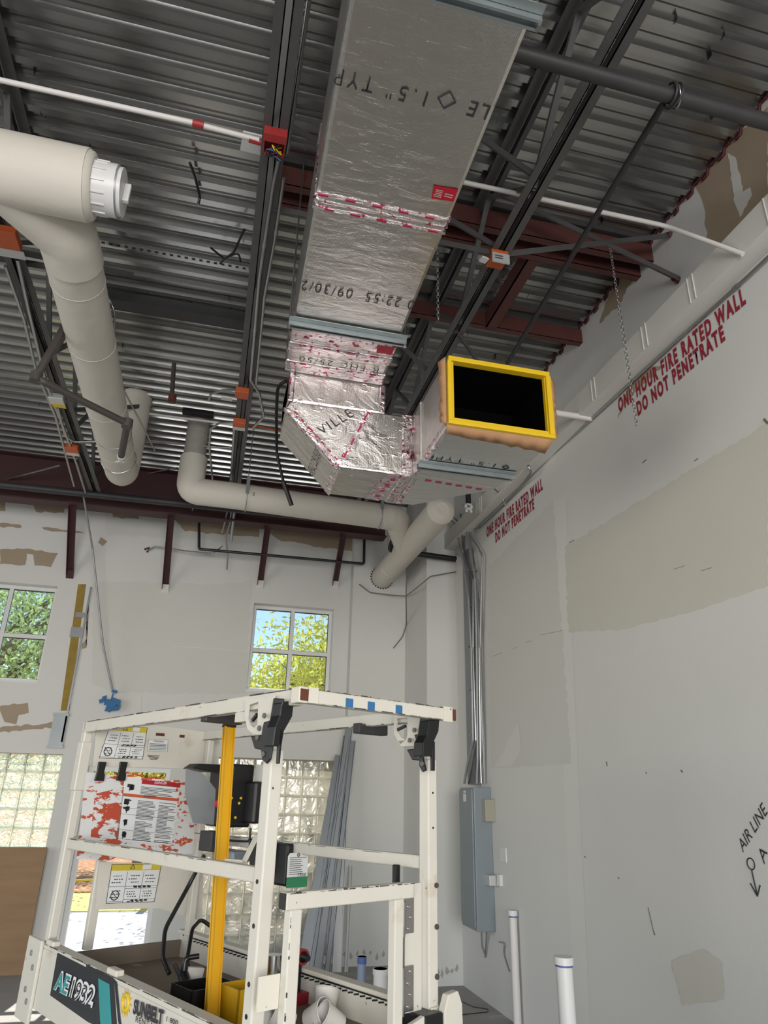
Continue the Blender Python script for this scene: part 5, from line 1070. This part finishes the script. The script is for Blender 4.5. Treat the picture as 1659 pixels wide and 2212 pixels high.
for k in range(4): a = Lp(318+k*2, 1632+k*3, 'v', v); lb(m, a[0], a[0]+.07-.01*k, v-.002, v-.001, a[2], a[2]+.003)
mk('sticker_print', m, 'ink', lift, kind='stuff')
# large danger placard
st, m, quad, at = sticker((250, 1814), (371, 1826), (390, 1688), (270, 1676), VP_-.022, 0, frame=False)
for t in (.68, .50, .40, .16, .02): quad(m, .0, 1, t, t+.004, .003)
for (s0, s1) in ((.28, .60), (.66, .97)):
    for k in range(29):
        t = .025+k*.0215; 
        if rnd.random() < .12: continue
        quad(m, s0, s0+(s1-s0)*rnd.choice((1, 1, .95, .6, .85)), t, t+.008, .003)
for k in range(6): quad(m, .30, .30+rnd.uniform(.3, .66), .74+k*.022, .748+k*.022, .003)
for t0 in (.80, .57, .45, .25, .06):
    for k in range(4): a = rnd.uniform(.04, .14); quad(m, a, a+.05, t0+rnd.uniform(-.02, .05), t0+rnd.uniform(.05, .07)+.01, .003); quad(m, .10, .115, t0-.03, t0+.05, .003)
mk('sticker_print', m, 'ink', st, kind='stuff'); m = MB(); quad(m, .30, 1, .90, .97, .0035); mk('danger_band', m, 'dangerred', st); m = MB(); quad(m, 0, 1, .685, .725, .0035); mk('warning_band', m, 'warnorange', st)
text(st, 'DANGER', L3(at(.52, .915).x, VP_-.028, at(.52, .915).z), LU, LZ, .07, .014, 'sticker', 'danger_title', .002, bold=.01); text(st, 'WARNING', L3(at(.36, .692).x, VP_-.028, at(.36, .692).z), LU, LZ, .07, .010, 'ink', 'warning_title', .002)
m = MB()
for k in range(14):
    a = Lp(265+k*10, rnd.uniform(1668, 1676)+k*1.6, 'v', VP_-.022); lb(m, a[0], a[0]+.035, VP_-.024, VP_-.022, a[2]-.006, a[2]+.004)
for k in range(22):
    a = Lp(rnd.uniform(378, 400), rnd.uniform(1700, 1830), 'v', VP_-.022); lb(m, a[0], a[0]+rnd.uniform(.004, .014), VP_-.024, VP_-.022, a[2], a[2]+rnd.uniform(.004, .018))
mk('paint_scrape', m, 'warnorange', lift, kind='stuff')
for px in (220, 266):
    q_ = Lp(px, 1646, 'v', VP_-.03); lp('hook_clip', lambda m: m.prism([(-.02, 0), (.02, 0), (.016, -.05), (.022, -.06), (.022, -.09), (-.026, -.09), (-.02, -.05)], L3(q_[0], VP_-.032, q_[2]), LU, LZ, -LV*.012), 'black', .002)
# control box on the far rail
kb = L3(LW-.12, 1.35, 1.5)
ctl = thing('control_box', 'black lift control box behind a grey metal shield on the far rail', 'control box', kb)
def cb_(name, fn, mat, bevel=0): m = MB(); fn(m); return mk(name, m, mat, ctl, bevel=bevel)
cb_('housing', lambda m: lb(m, LW-.13, LW+.0, 1.28, 1.50, 1.55, 1.84), 'black', .01)
cb_('housing_step', lambda m: lb(m, LW-.05, LW+.04, 1.18, 1.30, 1.57, 1.76), 'black', .01)
cb_('bail_guard', lambda m: m.tube([L3(LW-.10, 1.42, 1.55), L3(LW-.10, 1.42, 1.49), L3(LW-.02, 1.24, 1.49), L3(LW-.02, 1.24, 1.55)], .005, 6, fil=.02), 'black')
sh = [Lp(*p, 'v', 1.40) for p in ((402, 1660), (440, 1672), (466, 1705), (462, 1782), (418, 1778), (400, 1715))]
cb_('metal_shield', lambda m: m.prism([(p[0], p[2]) for p in sh], L3(0, 1.40, 0), LU, LZ, LV*.006), 'plate')
cb_('shield_hood', lambda m: m.prism([(p[0], p[2]) for p in [Lp(*q_, 'v', 1.44) for q_ in ((403, 1660), (418, 1650), (468, 1652), (464, 1668), (440, 1668))]], L3(0, 1.38, 0), LU, LZ, LV*.10), 'black')
cb_('stop_button', lambda m: m.disc(L3(*[Lp(470, 1736, 'v', 1.27)[0], 1.27, Lp(470, 1736, 'v', 1.27)[2]]), -LV, .018, .02, 16), 'redlabel')
for a, b in ((508, 1766), (516, 1735), (520, 1724), (500, 1724)): cb_('button', lambda m: m.disc(L3(Lp(a, b, 'v', 1.17)[0], 1.17, Lp(a, b, 'v', 1.17)[2]), -LV, .006, .004, 10), 'yellow')
cb_('mount_plate', lambda m: lb(m, LW-.01, LW+.0, 1.10, 1.26, 1.62, 1.84), 'wall_grey')
cb_('mount_bracket', lambda m: (lb(m, LW-.16, LW-.09, 1.36, 1.48, 1.44, 1.53)), 'dark', .004)
cb_('cable_box', lambda m: lb(m, LW-.05, LW+.03, .88, 1.16, 1.33, 1.50), 'black', .01)
cb_('hinge_rail', lambda m: lb(m, LW-.03, LW-.02, .95, 1.30, 1.33, 1.385), 'dark')
cb_('grey_latch', lambda m: lb(m, LW-.12, LW-.02, 1.22, 1.42, 1.40, 1.45), 'panelgrey', .01)
cb_('control_cable', lambda m: m.tube([Lx for Lx in (L3(LW-.14, 1.45, 1.42), L3(LW-.17, 1.50, 1.30), L3(LW-.30, 1.45, 1.12), L3(LW-.33, 1.38, 1.02), L3(LW-.32, 1.32, .97))], .010, 8, fil=.12), 'black')
cb_('cable_loop', lambda m: m.tube([L3(LW-.03, 1.50, 1.10), L3(LW-.08, 1.52, 1.135), L3(LW-.16, 1.45, 1.11), L3(LW-.22, 1.36, 1.0), L3(LW-.22, 1.32, .96)], .009, 8, fil=.06), 'black')
m = MB(); u, v, z = Lp(581, 1835, 'u', LW-.05); m.prism([(.05, 0), (-.11, .0), (-.07, -.15), (.03, -.14)], L3(LW-.10, v, z+.04), -LV, LZ, LU*.05); m2 = mk('hanging_pouch', m, 'black', ctl, bevel=.01)
# tag hanging on the far mid rail
u, v, z = Lp(645, 1842, 'u', LW-.03)
t = thing('inspection_tag', 'white and green inspection tag hanging from the far mid rail', 'tag', L3(u, v, z))
m = MB(); m.prism([(-.055, -.095), (.055, -.095), (.055, -.012), (.045, 0), (-.045, 0), (-.055, -.012)], L3(u, v, z), LU, LZ, LV*.001); mk('tag_card', m, 'sticker', t)
m = MB(); lb(m, u-.055, u+.055, v-.002, v, z-.135, z-.094); mk('tag_foot', m, 'green', t)
m = MB()
for k in range(9): lb(m, u-.045, u+.045*rnd.uniform(.3, 1), v-.002, v-.001, z-.02-.008*k, z-.018-.008*k)
mk('tag_print', m, 'ink', t, kind='stuff'); m = MB(); m.torus(L3(u, v-.002, z-.008), LV, .006, .002, 12, 5); mk('eyelet', m, 'rust', t)
text(t, '1358', L3(u, v-.003, z-.092), LU, LZ, .045, .012, 'ink', 'handwriting', .001, shear=.3)
# things standing in the platform ------------------------------------
a_ = Lp(494, 1572, 'v', .95); b_ = Lp(462, 2140, 'v', .72)
la, lb0 = L3(*a_), L3(b_[0], .72, .93)
t = thing('spirit_level', 'long yellow spirit level leaning upright against the far rail', 'level', lb0); d = (la-lb0).normalized(); sd_ = (LU-d*LU.dot(d)).normalized(); nv = sd_.cross(d).normalized(); ln = (la-lb0).length
m = MB(); m.obox(lb0-sd_*.026, sd_*.052, nv*.008, d*ln); m.obox(lb0-sd_*.026-nv*.008, sd_*.006, nv*.024, d*ln); m.obox(lb0+sd_*.020-nv*.008, sd_*.006, nv*.024, d*ln); mk('level_body', m, 'levely', t)
for f in (.93, .50, .12):
    c = lb0+d*ln*f; m = MB(); m.obox(c-sd_*.012-nv*.012-d*.03, sd_*.024, nv*.006, d*.06); mk('vial_window', m, 'black', t); m = MB(); m.tube([c-nv*.014-d*.016, c-nv*.014+d*.016], .008, 10); mk('vial', m, 'decalyellow', t)
for f, mt in (((.665, .72), 'black'), ((.28, .36), 'beige')):
    pass
m = MB(); m.obox(lb0+d*ln*.66-nv*.009-sd_*.004, sd_*.008, nv*.002, d*.10); mk('hand_slot', m, 'black', t)
m = MB(); m.obox(lb0+d*ln*.29-nv*.009-sd_*.004, sd_*.008, nv*.002, d*.13); mk('hand_slot', m, 'beige', t)
m = MB(); m.obox(la-sd_*.028-nv*.01, sd_*.056, nv*.028, d*.012); mk('end_cap', m, 'black', t)
scribble(t, lb0+d*ln*.62-nv*.0005-sd_*.006, -d, sd_, .16, .013, 1, 'ink', 'maker_lettering', .002, 8)
def on(px, py, z): p = P(px, py, 2, z); return p
q = on(585, 2115, .96)
def tub(name, lab, cat, px, py, z0, w, dpt, h, mat):
    q = on(px, py, z0+h); t = thing(name, lab, cat, (q.x, q.y, z0)); m = MB()
    for s in ((-w, w, -dpt, -dpt+.006), (-w, w, dpt-.006, dpt), (-w, -w+.006, -dpt, dpt), (w-.006, w, -dpt, dpt)): 
        m.obox(Vector((q.x, q.y, z0))+LU*s[0]+LV*s[2], LU*(s[1]-s[0]), LV*(s[3]-s[2]), LZ*h)
    m.obox(Vector((q.x, q.y, z0))-LU*w-LV*dpt, LU*2*w, LV*2*dpt, LZ*.006); mk('tub_wall', m, mat, t); return t
tub('yellow_bin', 'yellow plastic bin lying in the lift platform behind the near post', 'bin', 535, 2125, .93, .08, .07, .11, 'bucketyel')
q = on(590, 2068, 1.10)
t = thing('tape_roll', 'shiny roll of foil tape on the lift beside the near post', 'tape', (q.x, q.y, 1.04)); m = MB(); m.tube([(q.x, q.y, 1.04), (q.x, q.y, 1.11)], .034, 28); mk('roll', m, 'chrome', t)
q = on(648, 2080, 1.06)
t = thing('cordless_drill', 'dark red cordless drill standing in the platform', 'drill', (q.x, q.y, .925)); m = MB(); m.tube([q-LU*.02-LV*.05+LZ*.03, q-LU*.02+LV*.05+LZ*.03], [.03, .026], 16); mk('motor_body', m, 'drillred', t); m = MB(); m.tube([q-LU*.02-LV*.05+LZ*.03, q-LU*.02-LV*.08+LZ*.03], [.022, .012], 12); mk('chuck', m, 'black', t); m = MB(); m.beam(q-LU*.02+LZ*.02, (q.x-.02*LU.x, q.y-.02*LU.y, .96), .03, .04, up=LV); mk('handle', m, 'black', t); m = MB(); m.obox(Vector((q.x, q.y, .925))-LU*.06-LV*.05, LU*.08, LV*.10, LZ*.04); mk('battery', m, 'drillred', t)
rc = random.Random(9)
for i, (px, py, r_, lab) in enumerate(((565, 2165, .045, 'upright crumpled white cup nearest the yellow bin'), (585, 2195, .045, 'white cup lying below the upright one'), (630, 2190, .05, 'white cup toppled toward the gate leg'), (668, 2180, .05, 'white cup in the middle of the platform pile'), (700, 2170, .048, 'white cup standing at the back of the pile'), (735, 2190, .045, 'rightmost white cup of the pile'))):
    q = on(px, py+14, .95); dd = Vector((rc.uniform(-1, 1), rc.uniform(-1, 1), .55 if i else 1)).normalized(); q.z = .935
    t = thing('paper_cup', lab, 'cup', q, 'white cups in the lift platform'); m = MB(); m.tube([q, q+dd*.085], [r_*.75, r_], 18, caps=False); m.disc(q, dd, r_*.75, .003, 18); mk('cup_wall', m, 'cup', t); m = MB(); m.torus(q+dd*.085, dd, r_, .003, 18, 5); mk('rim', m, 'cup', t)
q = on(395, 2120, 1.0)
t = thing('caulking_gun', 'black caulking gun propped up in the far part of the platform', 'tool', (q.x, q.y, .925))
m = MB(); m.tube([q+LZ*.02, q-LU*.03-LV*.12+LZ*-.03], .022, 14); mk('barrel', m, 'black', t); m = MB(); m.tube([q+LZ*.02, q+LU*.0+LZ*.08, q+LU*.05-LV*.02+LZ*.085], [.014, .012, .010], 8, fil=.02); mk('handle_grip', m, 'black', t); m = MB(); m.tube([q+LZ*.0, q-LU*.05+LZ*.07], [.01, .008], 8); mk('trigger', m, 'dark', t)
q = on(412, 2125, .99)
t = thing('white_bag', 'folded white paper bag beside the caulking gun', 'bag', (q.x, q.y, .925)); m = MB(); m.prism([(-.05, -.06), (.05, -.05), (.07, .04), (-.02, .06)], q, LU*.8+LZ*.1, LZ, LV*.03); mk('bag_body', m, 'cup', t)
q = on(440, 2160, .97)
t = thing('black_bin', 'black plastic bin around the foot of the yellow level', 'bin', (q.x, q.y, .925)); m = MB()
for a, b in ((-.10, -.095), (.095, .10)): m.obox(Vector((q.x, q.y, .925))+LU*a-LV*.08, LU*(b-a), LV*.16, LZ*.10); m.obox(Vector((q.x, q.y, .925))-LU*.1+LV*(a*.8), LU*.2, LV*.005, LZ*.10)
mk('bin_wall', m, 'black', t)
q = on(385, 2175, .95)
t = thing('silver_bag', 'crinkled silver foil bag at the foot of the platform', 'bag', (q.x, q.y, .925)); m = MB(); pts = []
for i in range(7):
    for j in range(7): pts.append(Vector((q.x, q.y, .93))+LU*(i-3)*.02+LV*(j-3)*.018+LZ*(rc.uniform(0, .035)))
m.add(pts, [(i*7+j, i*7+j+1, (i+1)*7+j+1, (i+1)*7+j) for i in range(6) for j in range(6)]); mk('bag_body', m, 'chrome', t)
one('wood_scrap', lambda m: m.beam(Lx0, Lx1, .02, .012), 'rust', 'rusty angled bar resting on the left mid rail beside the near post', 'bar') if False else None
a_, b_ = Lp(527, 1862, 'u', .06), Lp(555, 1805, 'u', .10)
one('rag_strip', lambda m: (m.beam(L3(*a_), L3(*b_), .025, .008), m.beam(L3(*a_), L3(a_[0]-.02, a_[1]+.08, a_[2]), .02, .012)), 'liftrust', 'rusty folded bar between the left mid rail and the near post', 'bar')
# chassis below the platform, mostly under the frame
for u in (.12, LW-.12):
    for k in range(8): lp('scissor_arm', lambda m: m.beam(L3(u, .15 if k % 2 else LL-.15, .46+.05*k), L3(u, LL-.15 if k % 2 else .15, .50+.05*k), .03, .045), 'lift')
lp('chassis', lambda m: lb(m, -.04, LW+.04, -.02, LL+.02, .14, .46), 'lift', .02)
lp('entry_step', lambda m: lb(m, .15, LW-.15, -.10, -.02, .30, .34), 'lift')
for u in (-.03, LW+.03):
    for v in (.22, LL-.22):
        lp('wheel', lambda m: m.tube([L3(u-.045, v, .16), L3(u+.045, v, .16)], .16, 28), 'black')
# pole under the far bay: joist reaction plate text on outside walls is not needed
